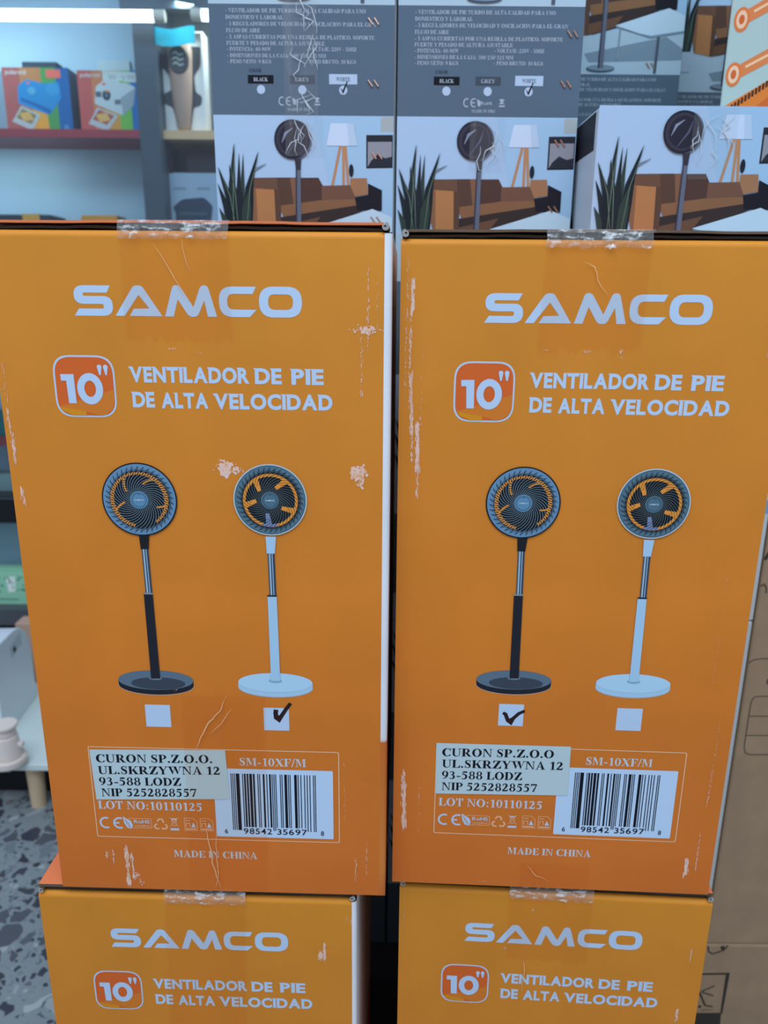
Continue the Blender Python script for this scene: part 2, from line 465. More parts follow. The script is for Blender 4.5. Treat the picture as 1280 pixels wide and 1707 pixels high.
def art_logo():
    A = Art(HF)
    S = [(93.9, 39.4), (91, 44.7), (72.6, 44.7, 1.3), (72.6, 47.1, 1.3), (94.9, 47.1, 7), (94.9, 61.6, 8), (65.2, 61.6), (68.8, 56.3), (88, 56.3, 1.6), (88, 52.9, 1.6), (65.7, 52.9, 7), (65.7, 39.4, 8)]
    a = [(96.4, 61.5), (111.6, 39.2, 2.5), (117.8, 39.2, 2.5), (132.2, 61.5), (107.3, 61.5), (110.6, 56.2), (122.6, 55.8), (115.0, 46.0, .5), (103.4, 61.5)]
    mm = [(134.2, 61.6), (141.4, 38.7, 3), (146.4, 38.7, 3), (156.2, 54.6, .5), (162.4, 38.7, 3), (167.6, 38.7, 3), (173.8, 61.5), (166.8, 61.5), (164.6, 49.6, .5), (159, 61.7, 3), (152.5, 61.7, 3), (144.6, 49.0, .5), (140.8, 61.6)]
    c = [(204, 39.4), (201.4, 44.7), (182, 44.7, 5), (182, 56.1, 5), (204, 56.1), (198.6, 61.5), (175.8, 61.5, 10), (175.8, 39.4, 10)]
    for g in (S, a, mm, c): A.poly(fillet(mmu(g)), M_WHITE, 1)
    o = fillet(mmu([(206, 39.2, 11), (238.3, 39.2, 11), (238.3, 61.6, 11), (206, 61.6, 11)]), 12)
    i = fillet(mmu([(212.9, 44.8, 5), (231.6, 44.8, 5), (231.6, 56, 5), (212.9, 56, 5)]), 12)
    A.strip(o, i, M_WHITE, 1, True)
    return A


def rrect(x0, y0, x1, y1, r, n=8):
    return fillet(mmu([(x0, y0, r), (x1, y0, r), (x1, y1, r), (x0, y1, r)]), n)


def art_badge():
    A = Art(HF)
    A.poly(rrect(43.6, 91.2, 91.6, 139.0, 14), M_WHITE, 1)
    A.poly(rrect(45.0, 92.5, 90.3, 137.7, 13), ink(194, 96, 44), 2)
    A.poly(mmu([(46, 131), (67, 131), (67, 137.7), (57, 137.7), (49, 134.5)]), ink(196, 134, 30), 3)
    A.poly(mmu([(46, 131), (90.3, 117), (90.3, 125), (88, 133), (83, 136.8), (77, 137.7), (67, 134.5)]), ink(192, 116, 44), 3)
    B = Art(HF)
    B.poly(mmu([(49.2, 105.8), (59.6, 105.6), (60.0, 128.2), (54.0, 128.2), (53.4, 110.8), (49.4, 110.8)]), M_WHITE, 4)
    B.ring(.0717, .1168, .0101, .0121, .0056, M_WHITE, 4, wy=.0058)
    for x in (.0802, .0850):
        B.poly([(x - .0018, .0998), (x - .0013, .0986), (x, .0981), (x + .0015, .0987), (x + .0019, .1000), (x + .0008, .1062), (x - .0003, .1062)], M_WHITE, 4)
    return A, (B, 'badge_number')


def art_name():
    A = Art(HF)
    kw = dict(bold=.042, flare=True, layer=1, gap=.06)
    sans(A, 'VENTILADOR', .1035, .1965, .1108, .0115, M_WHITE, **kw)
    sans(A, 'DE', .2008, .2215, .1110, .0115, M_WHITE, **kw)
    sans(A, 'PIE', .2290, .2540, .1112, .0115, M_WHITE, **kw)
    sans(A, 'DE', .1042, .1216, .1302, .0115, M_WHITE, **kw)
    sans(A, 'ALTA', .1268, .1635, .1306, .0115, M_WHITE, **kw)
    sans(A, 'VELOCIDAD', .1682, .2605, .1308, .0115, M_WHITE, **kw)
    return A


def art_fan(black):
    A = Art(HF)
    cx, cy, R = (.1036, .2055, .0306) if black else (.2096, .2042, .0297)
    px = .1048 if black else .2090
    dk = ink(20, 24, 32)
    if black:
        body, body2, rim, band, hub = ink(38, 40, 50), ink(62, 82, 104), ink(26, 28, 38), ink(112, 148, 182), ink(104, 146, 180)
    else:
        body, body2, rim, band, hub = inkx(152, 194, 236), ink(150, 178, 214), ink(200, 210, 220), ink(92, 122, 140), ink(88, 118, 138)
    outline = ink(176, 150, 140)
    # base plate
    by, brx, bry = (.3675, .0328, .0094) if black else (.3675, .0322, .0092)
    bx = .1048 if black else .2088
    A.ell(bx, by + .0049, brx + .0005, bry + .0006, outline, 1)
    A.ell(bx, by + .0046, brx, bry, body, 2)
    A.rect(bx - brx, by, bx + brx, by + .0046, body, 2)
    A.ell(bx, by, brx, bry, inkx(84, 108, 134) if black else inkx(160, 202, 242), 3)
    if black: A.ell(bx + .002, by + .003, brx * .72, bry * .62, inkx(56, 68, 86), 4)
    A.ell(px, .3655, .0056, .0018, ink(120, 130, 145) if black else ink(150, 180, 214), 5)
    # lower pole, chrome tube, neck
    A.poly([(px - .0042, .2872), (px + .0034, .2870), (px + .0042, .3655), (px - .0038, .3658)], body, 6)
    A.rect(px - .0044, .2862, px + .0036, .2876, ink(150, 150, 155) if black else ink(40, 46, 58), 7)
    x0, x1 = px - .0030, px + .0026
    for t0, t1, c in ((0, .18, (70, 88, 110)), (.18, .42, (176, 196, 216)), (.42, .56, (20, 28, 44)), (.56, .74, (150, 176, 206)), (.74, 1, (58, 70, 90))):
        A.poly([(x0 + (x1 - x0) * t0, .2475), (x0 + (x1 - x0) * t1, .2475), (x0 + (x1 - x0) * t1 + .0005, .2862), (x0 + (x1 - x0) * t0 + .0005, .2862)], ink(*c), 6)
    A.poly([(px - .0042, .2350), (px + .0044, .2350), (px + .0030, .2476 if black else .2496), (px - .0036, .2476 if black else .2496)], body if not black else ink(34, 34, 40), 7)
    # head
    A.ell(cx, cy, R, R, rim, 8, 72)
    A.ell(cx, cy, R * .965, R * .965, band if black else ink(70, 98, 116), 9, 72)
    if not black: A.ell(cx, cy, R * .94, R * .94, band, 9.5, 72)
    for k, t in enumerate((.86, .83, .80, .77)):
        u = k / 3
        A.ell(cx + .0006, cy, R * t, R * t, ink(int(band_mix(112 if black else 92, 20, u)), int(band_mix(146 if black else 120, 24, u)), int(band_mix(178 if black else 136, 32, u))), 10 + k * .5, 64)
    # curved guard wires
    nb = 38
    wire = ink(150, 168, 184) if black else ink(120, 130, 136)
    dark = ink(28, 36, 48)
    for k in range(nb):
        a0 = 2 * PI * k / nb
        P = []
        for i in range(9):
            t = i / 8
            r = R * (.24 + .60 * t)
            a = a0 - .95 * (1 - t) ** 1.0 * .9 + .25 * t
            P.append((cx + r * math.cos(a), cy + r * math.sin(a)))
        A.stroke(P, [.00030] * 7 + [.00026, .0002], wire, 13)
        # dark wedge between two wires at the rim
        a = a0 + .30; b = a0 + .25
        A.poly([(cx + R * .76 * math.cos(a - .02), cy + R * .76 * math.sin(a - .02)), (cx + R * .76 * math.cos(a + .07), cy + R * .76 * math.sin(a + .07)), (cx + R * .93 * math.cos(a + .16), cy + R * .93 * math.sin(a + .16))], dark, 12)
    # orange board showing through the guard
    og, lil = ink(206, 140, 62), ink(130, 140, 176)
    rr = R * .72
    if black:
        for k in range(70):
            a = 2 * PI * k / 70
            if .18 * PI < a < .57 * PI and not a < .29 * PI: continue
            dl = .0010 + .0007 * (0.5 + .5 * math.sin(a * 2 + 2.2))
            A.poly([(cx + (rr - dl) * math.cos(a - .02), cy + (rr - dl) * math.sin(a - .02)), (cx + (rr - dl) * math.cos(a + .03), cy + (rr - dl) * math.sin(a + .03)),
                    (cx + (rr + dl) * math.cos(a + .07), cy + (rr + dl) * math.sin(a + .07)), (cx + (rr + dl) * math.cos(a + .02), cy + (rr + dl) * math.sin(a + .02))], og, 14)
        for a, n in ((-2.15, 6), (-.98, 5), (.25, 4), (2.75, 6)):
            for i in range(n):
                r = rr * (.93 - .07 * i); q = a - .07 * i * (1 if a < 0 else -.6)
                x, y = cx + r * math.cos(q), cy + r * math.sin(q)
                A.poly([(x - .0012, y - .0002), (x + .0002, y - .0008), (x + .0014, y + .0003), (x, y + .0008)], og, 14)
    else:
        A.ring(cx + .0003, cy + .0002, rr + .0008, rr + .0008, .0023, og, 14, 72)
        for a, c in ((-2.15, og), (-.88, og), (.42, og), (2.92, og), (1.62, lil)):
            P0 = Vector((cx + rr * 1.0 * math.cos(a), cy + rr * 1.0 * math.sin(a)))
            q = a + (-.25 if a < 0 else .18)
            P1 = Vector((cx + rr * .52 * math.cos(q), cy + rr * .52 * math.sin(q)))
            A.stroke([P0, (P0 + P1) / 2, P1], [.0052, .0040, .0030], c, 14.2)
        A.ring(cx, cy, rr + .0008, rr + .0008, .0023, lil, 14.6, 16, 75, 108)
        for k in range(0, nb):
            a0 = 2 * PI * k / nb
            P = []
            for i in range(5):
                t = .45 + .4 * i / 4
                P.append((cx + R * (.24 + .60 * t) * math.cos(a0 - .855 * (1 - t) + .25 * t + .05), cy + R * (.24 + .60 * t) * math.sin(a0 - .855 * (1 - t) + .25 * t + .05)))
            A.stroke(P, .0003, dk, 15)
    A.ell(cx, cy, R * .24, R * .24, hub, 16, 40)
    A.ring(cx, cy, R * .195, R * .195, .00035, ink(48, 70, 92), 17, 40)
    A.ell(cx, cy - R * .15, .0004, .0004, dk, 17, 12)
    sans(A, 'SAMCO', cx - .0036, cx + .0036, cy + .0006, .0012, ink(220, 230, 240), 18, bold=.03, gap=.1)
    return A


def band_mix(a, b, t): return a * (1 - t) + b * t


def art_checks():
    A = Art(HF); A.rect(.0932, .3915, .1153, .4133, M_WHITE, 1)
    B = Art(HF); B.rect(.1976, .3920, .2198, .4142, M_WHITE, 1)
    return A, B


def art_frame():
    A = Art(HF); W = ink(226, 190, 170)
    o = rrect(38.4, 434.6, 263.4, 529.8, 2.2); i = rrect(39.1, 435.3, 262.7, 529.1, 1.8)
    A.strip(o, i, W, 1, True)
    return A


def art_lot():
    A = Art(HF); serif(A, 'LOT NO:10110125', .0420, .1385, .4994, .0084, ink(216, 214, 228), 1); return A


def art_model():
    A = Art(HF); serif(A, 'SM-10XF/M', .1738, .2342, .4506, .0080, ink(220, 214, 222), 1); return A


def art_origin():
    A = Art(HF); serif(A, 'MADE IN CHINA', .1085, .1868, .5500, .0074, ink(222, 214, 218), 1); return A


def art_marks():
    A = Art(HF); W = ink(206, 214, 236); T = ink(214, 170, 142); OR = ink(186, 106, 50)
    A.ring(.0480, .5143, .0060, .0062, .0018, W, 1, 30, 62, 298)
    A.ring(.0606, .5143, .0060, .0062, .0018, W, 1, 30, 62, 298)
    A.rect(.0560, .5135, .0602, .5151, W, 1)
    # leaf and compliance plate
    o = rrect(68.6, 508.8, 90.4, 519.4, 1.5); i = rrect(69.1, 509.3, 89.9, 518.9, 1.2); A.strip(o, i, T, 1, True)
    A.poly([(.0640, .5070), (.0668, .5090), (.0712, .5118), (.0728, .5160), (.0716, .5206), (.0672, .5190), (.0648, .5140)], W, 2)
    A.stroke([(.0655, .5098), (.0690, .5150), (.0716, .5206)], .0004, OR, 3)
    for k in range(3): A.stroke([(.0668 + .0012 * k, .5120 + .002 * k), (.0668 + .0012 * k, .5150 + .002 * k)], .0003, OR, 3)
    sans(A, 'RoHS', .0740, .0885, .5140, .0036, W, 2, bold=.02, gap=.06)
    sans(A, 'compliant', .0742, .0886, .5178, .0024, T, 2, bold=.005, gap=.05)
    # recycling triangle
    cx, cy = .0986, .5152
    for k in range(3):
        a = -PI / 2 + k * 2 * PI / 3
        p = lambda r, t: (cx + r * math.cos(a + t), cy + r * math.sin(a + t))
        A.stroke([p(.0046, -.72), p(.0062, -.22), p(.0062, .22), p(.0044, .66)], .0015, T, 1)
        A.poly([p(.0028, .52), p(.0066, .52), p(.0040, 1.0)], T, 2)
    # crossed-out bin
    A.poly([(.1088, .5090), (.1138, .5090), (.1130, .5160), (.1096, .5160)], T, 1)
    A.poly([(.1095, .5098), (.1131, .5098), (.1125, .5152), (.1101, .5152)], OR, 2)
    A.rect(.1083, .5078, .1143, .5088, W, 2)
    A.stroke([(.1072, .5066), (.1154, .5168)], .0005, T, 3); A.stroke([(.1154, .5066), (.1072, .5168)], .0005, T, 3)
    A.rect(.1074, .5186, .1154, .5208, W, 1)
    # two small handling pictures
    for x in (.1206, .1352):
        fr = mmu([(x * 1000, 507), (x * 1000 + 8.6, 507), (x * 1000 + 12, 510.6), (x * 1000 + 12, 520.8), (x * 1000, 520.8)])
        fi = mmu([(x * 1000 + .5, 507.5), (x * 1000 + 8.3, 507.5), (x * 1000 + 11.5, 510.8), (x * 1000 + 11.5, 520.3), (x * 1000 + .5, 520.3)])
        A.strip(fr, fi, T, 1, True)
        A.rect(x + .0012, .5182, x + .0108, .5196, T, 1)
        A.stroke([(x + .0015, .5168), (x + .0015, .5130), (x + .0050, .5125), (x + .0050, .5168)], .0006, T, 1)
        A.poly([(x + .0062, .5170), (x + .0082, .5118), (x + .0105, .5170)], W, 1)
        A.rect(x + .0012, .5095, x + .0055, .5102, T, 1)
    return A


def art_barcode():
    A = Art(HF)
    A.poly(rrect(150.0, 454.0, 257.7, 526.0, 1.2), inkx(172, 204, 246), 1)
    B = Art(HF); D = Art(HF)
    Lc = {'0': '0001101', '1': '0011001', '2': '0010011', '3': '0111101', '4': '0100011', '5': '0110001', '6': '0101111', '7': '0111011', '8': '0110111', '9': '0001011'}
    inv = lambda s: ''.join('1' if c == '0' else '0' for c in s)
    s = '101' + ''.join(Lc[c] for c in '698542') + '01010' + ''.join(inv(Lc[c]) for c in '356978') + '101'
    u0, u1 = .1655, .2422; k = (u1 - u0) / len(s); i = 0
    while i < len(s):
        if s[i] == '1':
            j = i
            while j < len(s) and s[j] == '1': j += 1
            tall = i < 10 or i >= 85 or 45 <= i < 50
            B.rect(u0 + i * k, .4588, u0 + j * k, .5185 if tall else .5150, M_BLACK, 2)
            i = j
        else: i += 1
    for t, a, b, h in (('6', .1578, .1606, .0046), ('98542', .1752, .2012, .0058), ('35697', .2060, .2335, .0058), ('8', .2462, .2490, .0046)):
        sans(D, t, a, b, .5222, h, M_BLACK, 3, bold=.006, gap=.12)
    return A, (B, 'barcode_bars'), (D, 'barcode_digits')


def sticker(parent, lines, quad, rows):
    A = Art(HF)
    A.poly(mmu(quad), inkx(168, 196, 216), 4)
    o = A.build('address_sticker', parent)
    B = Art(HF)
    for t, (u0, u1, b, rise) in zip(lines, rows):
        serif(B, t, u0 * .001, u1 * .001, b * .001, .0082, M_BLACK, 5, rise * .001)
    B.build('sticker_lettering', o)


def art_tick(left):
    A = Art(HF)
    if left:
        A.stroke(mmu([(208.6, 393.6), (208.2, 397), (208.6, 401.6), (210.3, 403.0), (213, 400), (217, 393.5), (221.5, 387.0)]), [.0040, .0040, .0042, .0036, .0036, .0034, .0030], M_PEN, 3)
    else:
        A.stroke(mmu([(97.0, 400.2), (99.3, 401.4), (101.8, 408.0), (103.6, 409.5), (106.5, 405.5), (111, 400.5), (116.3, 397.6)]), [.0028, .0030, .0034, .0034, .0032, .0030, .0026], M_PEN, 3)
    return A


def scuffs(parent, seed, patches):
    """torn and rubbed places: (u, v, width, height, number, softness) in millimetres, each a part of its own"""
    rnd = random.Random(seed)
    for (cx, cy, wd, ht, n, soft) in patches:
        A = Art(HF); tall = ht > 3 * wd
        for _ in range(int(n * 2.2)):
            x = cx + rnd.gauss(0, wd * .28); y = cy + (rnd.uniform(-.5, .5) * ht if tall else rnd.gauss(0, ht * .26))
            s = (.14 + .55 * rnd.random() ** 2) * min(wd, ht) * .42
            e = rnd.uniform(3, 10) if tall else rnd.uniform(.7, 1.5)
            k = rnd.randint(5, 8)
            P = [((x + s * rnd.uniform(.4, 1) * math.cos(2 * PI * i / k)) * .001, (y + s * e * rnd.uniform(.4, 1) * math.sin(2 * PI * i / k)) * .001) for i in range(k)]
            A.poly(P, M_SCUFF2 if rnd.random() < soft else M_SCUFF, 2 + rnd.random() * .5)
        A.build('scuff_mark', parent)


def tape_sheet(parent, name, u0, u1, v0, v1, seed, M, y=-.0016, lean=0.0, ragged=.004, amp=.0002):
    """a strip of tape lying on the face; its lower end is torn"""
    rnd = random.Random(seed); mb = MB()
    nu, nv = 26, max(4, int((v1 - v0) / .006))
    ends = [rnd.uniform(-1, 1) * ragged for _ in range(nu + 1)]
    vs = []
    for j in range(nv + 1):
        for i in range(nu + 1):
            t = j / nv; v = v0 + (v1 - v0) * t + (ends[i] if j == nv else 0)
            vs.append((u0 + (u1 - u0) * i / nu + lean * t, y - abs(rnd.gauss(0, amp)), HF - v))
    fs = [(j * (nu + 1) + i, j * (nu + 1) + i + 1, (j + 1) * (nu + 1) + i + 1, (j + 1) * (nu + 1) + i) for j in range(nv) for i in range(nu)]
    mb.mesh(vs, fs, M)
    return mb.build(name, parent, smooth=True)


def crinkle(parent, u0, u1, seed, back=.05, top=.0118):
    """the loose, wrinkled stretch of tape that wraps over the top edge of the front"""
    rnd = random.Random(seed); mb = MB(); nu = 44
    prof = [(-.0018, -.006), (-.0022, -.003), (-.0020, .0005), (-.0002, .0045), (.0015, min(.0080, top - .001)), (.005, top - .0006), (.02 if back > .02 else back * .9, top), (back, top)]
    vs = []
    for (yy, zz) in prof:
        for i in range(nu + 1):
            k = 1 if zz > -.009 else .4
            vs.append((u0 + (u1 - u0) * i / nu + rnd.gauss(0, .0006), yy - abs(rnd.gauss(0, .0007)) * k, HF + zz + rnd.gauss(0, .0005) * k * (1 if zz < top - .001 else .1)))
    n = nu + 1
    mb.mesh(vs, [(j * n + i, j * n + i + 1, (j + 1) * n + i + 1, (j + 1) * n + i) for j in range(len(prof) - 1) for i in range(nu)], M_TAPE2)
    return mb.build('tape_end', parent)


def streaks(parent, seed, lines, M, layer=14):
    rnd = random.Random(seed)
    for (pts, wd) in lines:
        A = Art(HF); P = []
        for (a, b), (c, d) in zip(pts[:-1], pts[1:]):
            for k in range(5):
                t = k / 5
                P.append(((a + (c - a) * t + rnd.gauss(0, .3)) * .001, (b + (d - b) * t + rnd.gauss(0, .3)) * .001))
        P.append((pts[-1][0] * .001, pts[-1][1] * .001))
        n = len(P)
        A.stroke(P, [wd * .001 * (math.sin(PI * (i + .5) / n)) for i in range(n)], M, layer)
        A.build('tape_crease_glint', parent)


def carton_shell(parent, wrap):
    """wrap: width of the side print that folds round the right edge onto the front"""
    mb = MB()
    r = .005; W2 = WF + wrap
    prof = [(0, 0), (0, HF - r)] + [(r - r * math.cos(t * PI / 12), HF - r + r * math.sin(t * PI / 12)) for t in range(1, 7)]
    n = len(prof)
    vs = [(0.0, y, z) for y, z in prof] + [(WF, y, z) for y, z in prof]
    mb.mesh(vs, [(i, n + i, n + i + 1, i + 1) for i in range(n - 1)], M_ORANGE)
    rc = .003                                     # the right-hand edge is slightly rounded
    edge = [(WF, 0)] + ([(W2 - rc + rc * math.sin(t * PI / 12), rc - rc * math.cos(t * PI / 12)) for t in range(7)] if wrap else [])
    if wrap:
        mb.mesh([(x, y, 0) for x, y in edge] + [(x, y, HF - .001) for x, y in edge], [(i, i + 1, len(edge) + i + 1, len(edge) + i) for i in range(len(edge) - 1)], M_SIDE)
        mb.mesh([(x, y, HF - .001) for x, y in edge] + [(WF, r, HF - .001)], [tuple(range(len(edge) + 1))], M_KRAFT)
    vs2 = [(0, 0, 0), (0, DF, 0), (0, DF, HF), (0, r, HF), (0, 0, HF - r)]
    mb.mesh(vs2, [(0, 4, 3, 2, 1)], M_ORANGE)
    y0 = edge[-1][1]
    mb.mesh([(W2, y0, 0), (W2, DF, 0), (W2, DF, HF), (W2, max(r, y0), HF), (W2, y0, HF - (0 if wrap else r))], [(0, 1, 2, 3, 4)], M_SIDE)
    mb.mesh([(0, DF, 0), (W2, DF, 0), (W2, DF, HF), (0, DF, HF)], [(0, 3, 2, 1)], M_ORANGE)
    mb.mesh([(0, r, HF), (W2, r, HF), (W2, DF, HF), (0, DF, HF)], [(0, 1, 2, 3)], M_KRAFTD)
    mb.mesh([(0, 0, 0), (W2, 0, 0), (W2, DF, 0), (0, DF, 0)], [(0, 3, 2, 1)], M_KRAFT)
    return mb.build('carton_body', parent)


def flap(parent, name, z0, z1, y0, M_edge, M_top, bow, seed):
    """a top flap: a board whose front edge is cut corrugated card"""
    rnd = random.Random(seed); mb = MB(); n = 20
    lo, hi = [], []
    for i in range(n + 1):
        t = i / n; b = bow * math.sin(PI * t) + rnd.gauss(0, .0002)
        lo.append((.001 + (WF - .002) * t, z0 + b)); hi.append((.001 + (WF - .002) * t, z1 + b))
    for i in range(n):
        (a, za), (c, zc) = lo[i], lo[i + 1]; (_, zb), (_, zd) = hi[i], hi[i + 1]
        mb.face([(a, y0, za), (c, y0, zc), (c, y0, zd), (a, y0, zb)], M_edge)
        mb.face([(a, y0, zb), (c, y0, zd), (c, DF, z1), (a, DF, z1)], M_top)
        mb.face([(a, y0, za), (a, DF, z0), (c, DF, z0), (c, y0, zc)], M_edge)
    for x in (.001, WF - .001):
        mb.face([(x, y0, z0), (x, y0, z1), (x, DF, z1), (x, DF, z0)], M_edge)
    return mb.build(name, parent)


def curl(parent, right, cr=WF + .0005):
    """the rolled end of the fold at a top corner"""
    mb = MB(); n = 26; P = []
    for i in range(n):
        a = i / (n - 1) * 3.4 * PI; r = .0032 * (1 - .55 * i / (n - 1))
        P.append((r * math.cos(a + PI / 2), r * math.sin(a + PI / 2)))
    cx = cr if right else .0035
    sg = -1 if right else 1
    for i in range(n - 1):
        (a, b), (c, d) = P[i], P[i + 1]
        q = lambda u, v, y: (cx + sg * u, y, HF + .0035 + v)
        k = .0006
        mb.face([q(a, b, -.001), q(c, d, -.001), q(c, d, .03), q(a, b, .03)], M_KRAFT)
        l1 = math.hypot(a, b) or 1; l2 = math.hypot(c, d) or 1
        mb.face([q(a, b, -.001), q(c, d, -.001), q(c * (1 - k / l2 * 2), d * (1 - k / l2 * 2), -.001), q(a * (1 - k / l1 * 2), b * (1 - k / l1 * 2), -.001)], ink(176, 168, 165))
    return mb.build('corner_fold', parent)


GEN = []   # printed parts every orange carton carries


def gen(A, name):
    A, subs = (A[0], A[1:]) if isinstance(A, tuple) else (A, ())
    o = A.build(name); GEN.append(o)
    for B, n in subs: B.build(n, o)
    return o


gen(art_logo(), 'logo_lettering'); gen(art_badge(), 'size_badge'); gen(art_name(), 'product_lettering')
gen(art_fan(True), 'printed_fan'); gen(art_fan(False), 'printed_fan')
GEN[-2]['label'] = 'printed black pedestal fan'; GEN[-1]['label'] = 'printed white pedestal fan'
_a, _b2 = art_checks(); gen(_a, 'checkbox'); gen(_b2, 'checkbox')
gen(art_frame(), 'label_frame'); gen(art_lot(), 'lot_lettering'); gen(art_model(), 'model_lettering'); gen(art_origin(), 'origin_lettering')
gen(art_marks(), 'certification_marks'); gen(art_barcode(), 'barcode_panel')
_used = [False]


def orange_carton(label, loc, yaw, first, wrap=0.0, low=False, edge=None):
    t = thing('fan_carton', label, 'box', loc, yaw, 'orange fan cartons in two stacks')
    for g in GEN:
        o = g if first else g.copy()
        if not first:
            COL.objects.link(o)
            for ch in g.children:
                d = ch.copy(); COL.objects.link(d); d.parent = o
        o.parent = t
    carton_shell(t, wrap)
    if low:
        flap(t, 'inner_flap', HF + .0008, HF + .0045, .004, M_KRAFTD, M_KRAFT, .0012, len(label))
        flap(t, 'top_flap', HF + .0062, HF + .0092, .001, M_KRAFT, M_SALMON, .0003, 7)
    else:
        flap(t, 'inner_flap', HF + .0006, HF + .0026, .004, M_KRAFTD, M_KRAFT, .0008, len(label))
        flap(t, 'top_flap', HF + .0046, HF + .0064, .001, edge or M_KRAFT, M_SALMON, .0004, 7)
    return t


LTOP = CAM_Z + .0434 - HF
RTOP = CAM_Z + .0404 - HF
ul = orange_carton('upper orange fan carton of the left stack, tick in its right checkbox', (-.3012, .6040, LTOP), -.02565, True, .0056, False, M_SALMON)
ur = orange_carton('upper orange fan carton of the right stack, tick in its left checkbox', (.0111, .6176, RTOP), -.04415, False)
ll = orange_carton('lower orange fan carton under the left stack\'s ticked white-fan carton, cropped below', (-.3271, .6068, CAM_Z - .5534 - HF), -.0240, False, .0045, True)
lr = orange_carton('lower orange fan carton under the right stack\'s ticked black-fan carton, cropped below', (.0186, .6237, CAM_Z - .5570 - HF), -.0582, False, 0.0, True)

sticker(ul, ['CURON SP.Z.O.O.', 'UL.SKRZYWNA 12', '93-588 LODZ', 'NIP 5252828557'], [(39.8, 437.6), (162, 435.0), (163.8, 485.6), (41.5, 489.6)],
            [(44.6, 150.5, 450.5, -2.0), (45.6, 157, 462.6, -2.4), (45.4, 120.5, 474.2, -1.4), (46.6, 134.2, 485.8, -2.0)])
sticker(ur, ['CURON SP.Z.O.O', 'UL.SKRZYWNA 12', '93-588 LODZ', 'NIP 5252828557'], [(38.6, 433.0), (159.7, 432.2), (160.3, 483.4), (39.2, 486.4)],
            [(43.6, 145.3, 446.4, -1.8), (44.0, 154.7, 458.2, -1.6), (44.1, 117.9, 470.2, -1.4), (44.4, 132.3, 482.2, -1.6)])
art_tick(True).build('tick_mark', ul)
art_tick(False).build('tick_mark', ur)

# tape and wear, carton by carton
tape_sheet(ul, 'packing_tape', .1035, .1850, .002, .0790, 3, M_TAPE)
tape_sheet(ul, 'packing_tape', .1265, .2000, .3815, .5850, 4, M_TAPE, lean=-.004)
tape_sheet(ur, 'packing_tape', .1095, .1885, .002, .0815, 5, M_TAPE, lean=-.002)
tape_sheet(ur, 'packing_tape', .1215, .1870, .5580, .5850, 6, M_TAPE)
tape_sheet(ll, 'packing_tape', .1220, .1990, .002, .1600, 8, M_TAPE, lean=-.005)
tape_sheet(lr, 'packing_tape', .1065, .1865, .002, .0800, 9, M_TAPE)
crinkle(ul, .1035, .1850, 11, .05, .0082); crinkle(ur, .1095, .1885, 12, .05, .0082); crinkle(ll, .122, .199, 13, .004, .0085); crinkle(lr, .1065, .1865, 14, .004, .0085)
curl(ul, True); curl(ur, False); curl(ll, True); curl(ll, False); curl(lr, False); curl(lr, True, WF - .003)
SKW = mat('tape_crease_glint', C(226, 176, 136), .3)  # pale strokes along the tape creases, their glints painted in
streaks(ul, 1, [([(166, 380), (160, 395), (148, 408), (140, 425), (136, 436)], 1.2), ([(170, 392), (160, 408), (150, 418)], .7), ([(141, 515), (143, 535), (146, 560), (152, 584)], 1.2), ([(150, 515), (149, 540), (150, 565), (146, 584)], .8),
                ([(128, 8), (136, 20), (146, 38), (153, 50)], .6), ([(150, 5), (152, 18), (156, 30)], .5)], SKW)
streaks(ur, 2, [([(138, 16), (147, 20), (150, 30), (158, 40)], .7), ([(128, 560), (134, 570), (150, 578)], .7)], SKW)
streaks(lr, 3, [([(124, 78), (126, 92), (125, 120)], .8)], SKW)

scuffs(ul, 1, [(174, 178.5, 10, 10, 60, .2), (184, 180, 8, 8, 16, .4), (280.5, 181, 10, 9, 70, .35), (282, 190, 6, 8, 14, .4), (286.5, 70, 13, 5, 70, .1), (288, 55, 1.6, 60, 28, .7), (283, 95, 1.8, 50, 26, .7), (295, 48, 1.2, 40, 14, .6),
              (5.5, 165, 2.2, 26, 40, .3), (4, 140, 2.4, 16, 20, .5), (3.2, 118, 5, 1.5, 8, .3), (8, 205, 3, 12, 12, .6), (5, 112, 2, 30, 10, .9),
              (64, 560, 3.4, 42, 70, .3), (69, 562, 2, 30, 40, .2), (51.5, 551, 1.3, 14, 22, .1), (46, 549, 3.5, 9, 18, .2), (76, 579, 3.5, 5, 10, .1), (72, 571, 4, 6, 20, .2),
              (138, 85.6, 7, 1.6, 16, .1), (158, 89, 5, 1.6, 8, .5), (160, 93.5, 3, 1.2, 4, .1), (278, 559, 2, 26, 20, .8), (288, 545, 1.6, 40, 16, .8), (268, 476, 1.4, 60, 12, .9), (122, 377, 3, 2, 6, .7)])
scuffs(ur, 2, [(5.6, 45, 1.3, 60, 26, .5), (9.5, 42, 3, 24, 46, .1), (8.4, 95, 1.6, 70, 60, .3), (10, 125, 2.2, 50, 70, .15), (4.8, 85, 1.2, 60, 36, .3), (11, 150, 1.6, 44, 60, .2), (15.5, 160, 3, 40, 80, .15), (16, 188, 2, 30, 26, .4), (18, 120, 1.2, 90, 14, .8),
              (10, 500, 3.6, 50, 60, .2), (8, 480, 2, 24, 24, .3), (9, 470, 3, 10, 14, .4), (24, 505, 1.6, 50, 10, .9), (276, 557, 2.6, 18, 50, .05), (285, 540, 1.1, 42, 56, .05), (288, 440, 1.1, 80, 40, .85), (287, 470, 1.4, 40, 20, .9), (277, 300, 1, 130, 36, .95),
              (114, 82, 6, 1.5, 10, .3), (146, 83, 7, 2, 14, .2), (172, 82, 3, 4, 8, .2), (173, 87, 3, 1.5, 6, .1), (284, 70, 1.4, 30, 12, .8), (88, 582, 40, 2, 14, .5), (297, 110, 1.2, 60, 16, .7)])
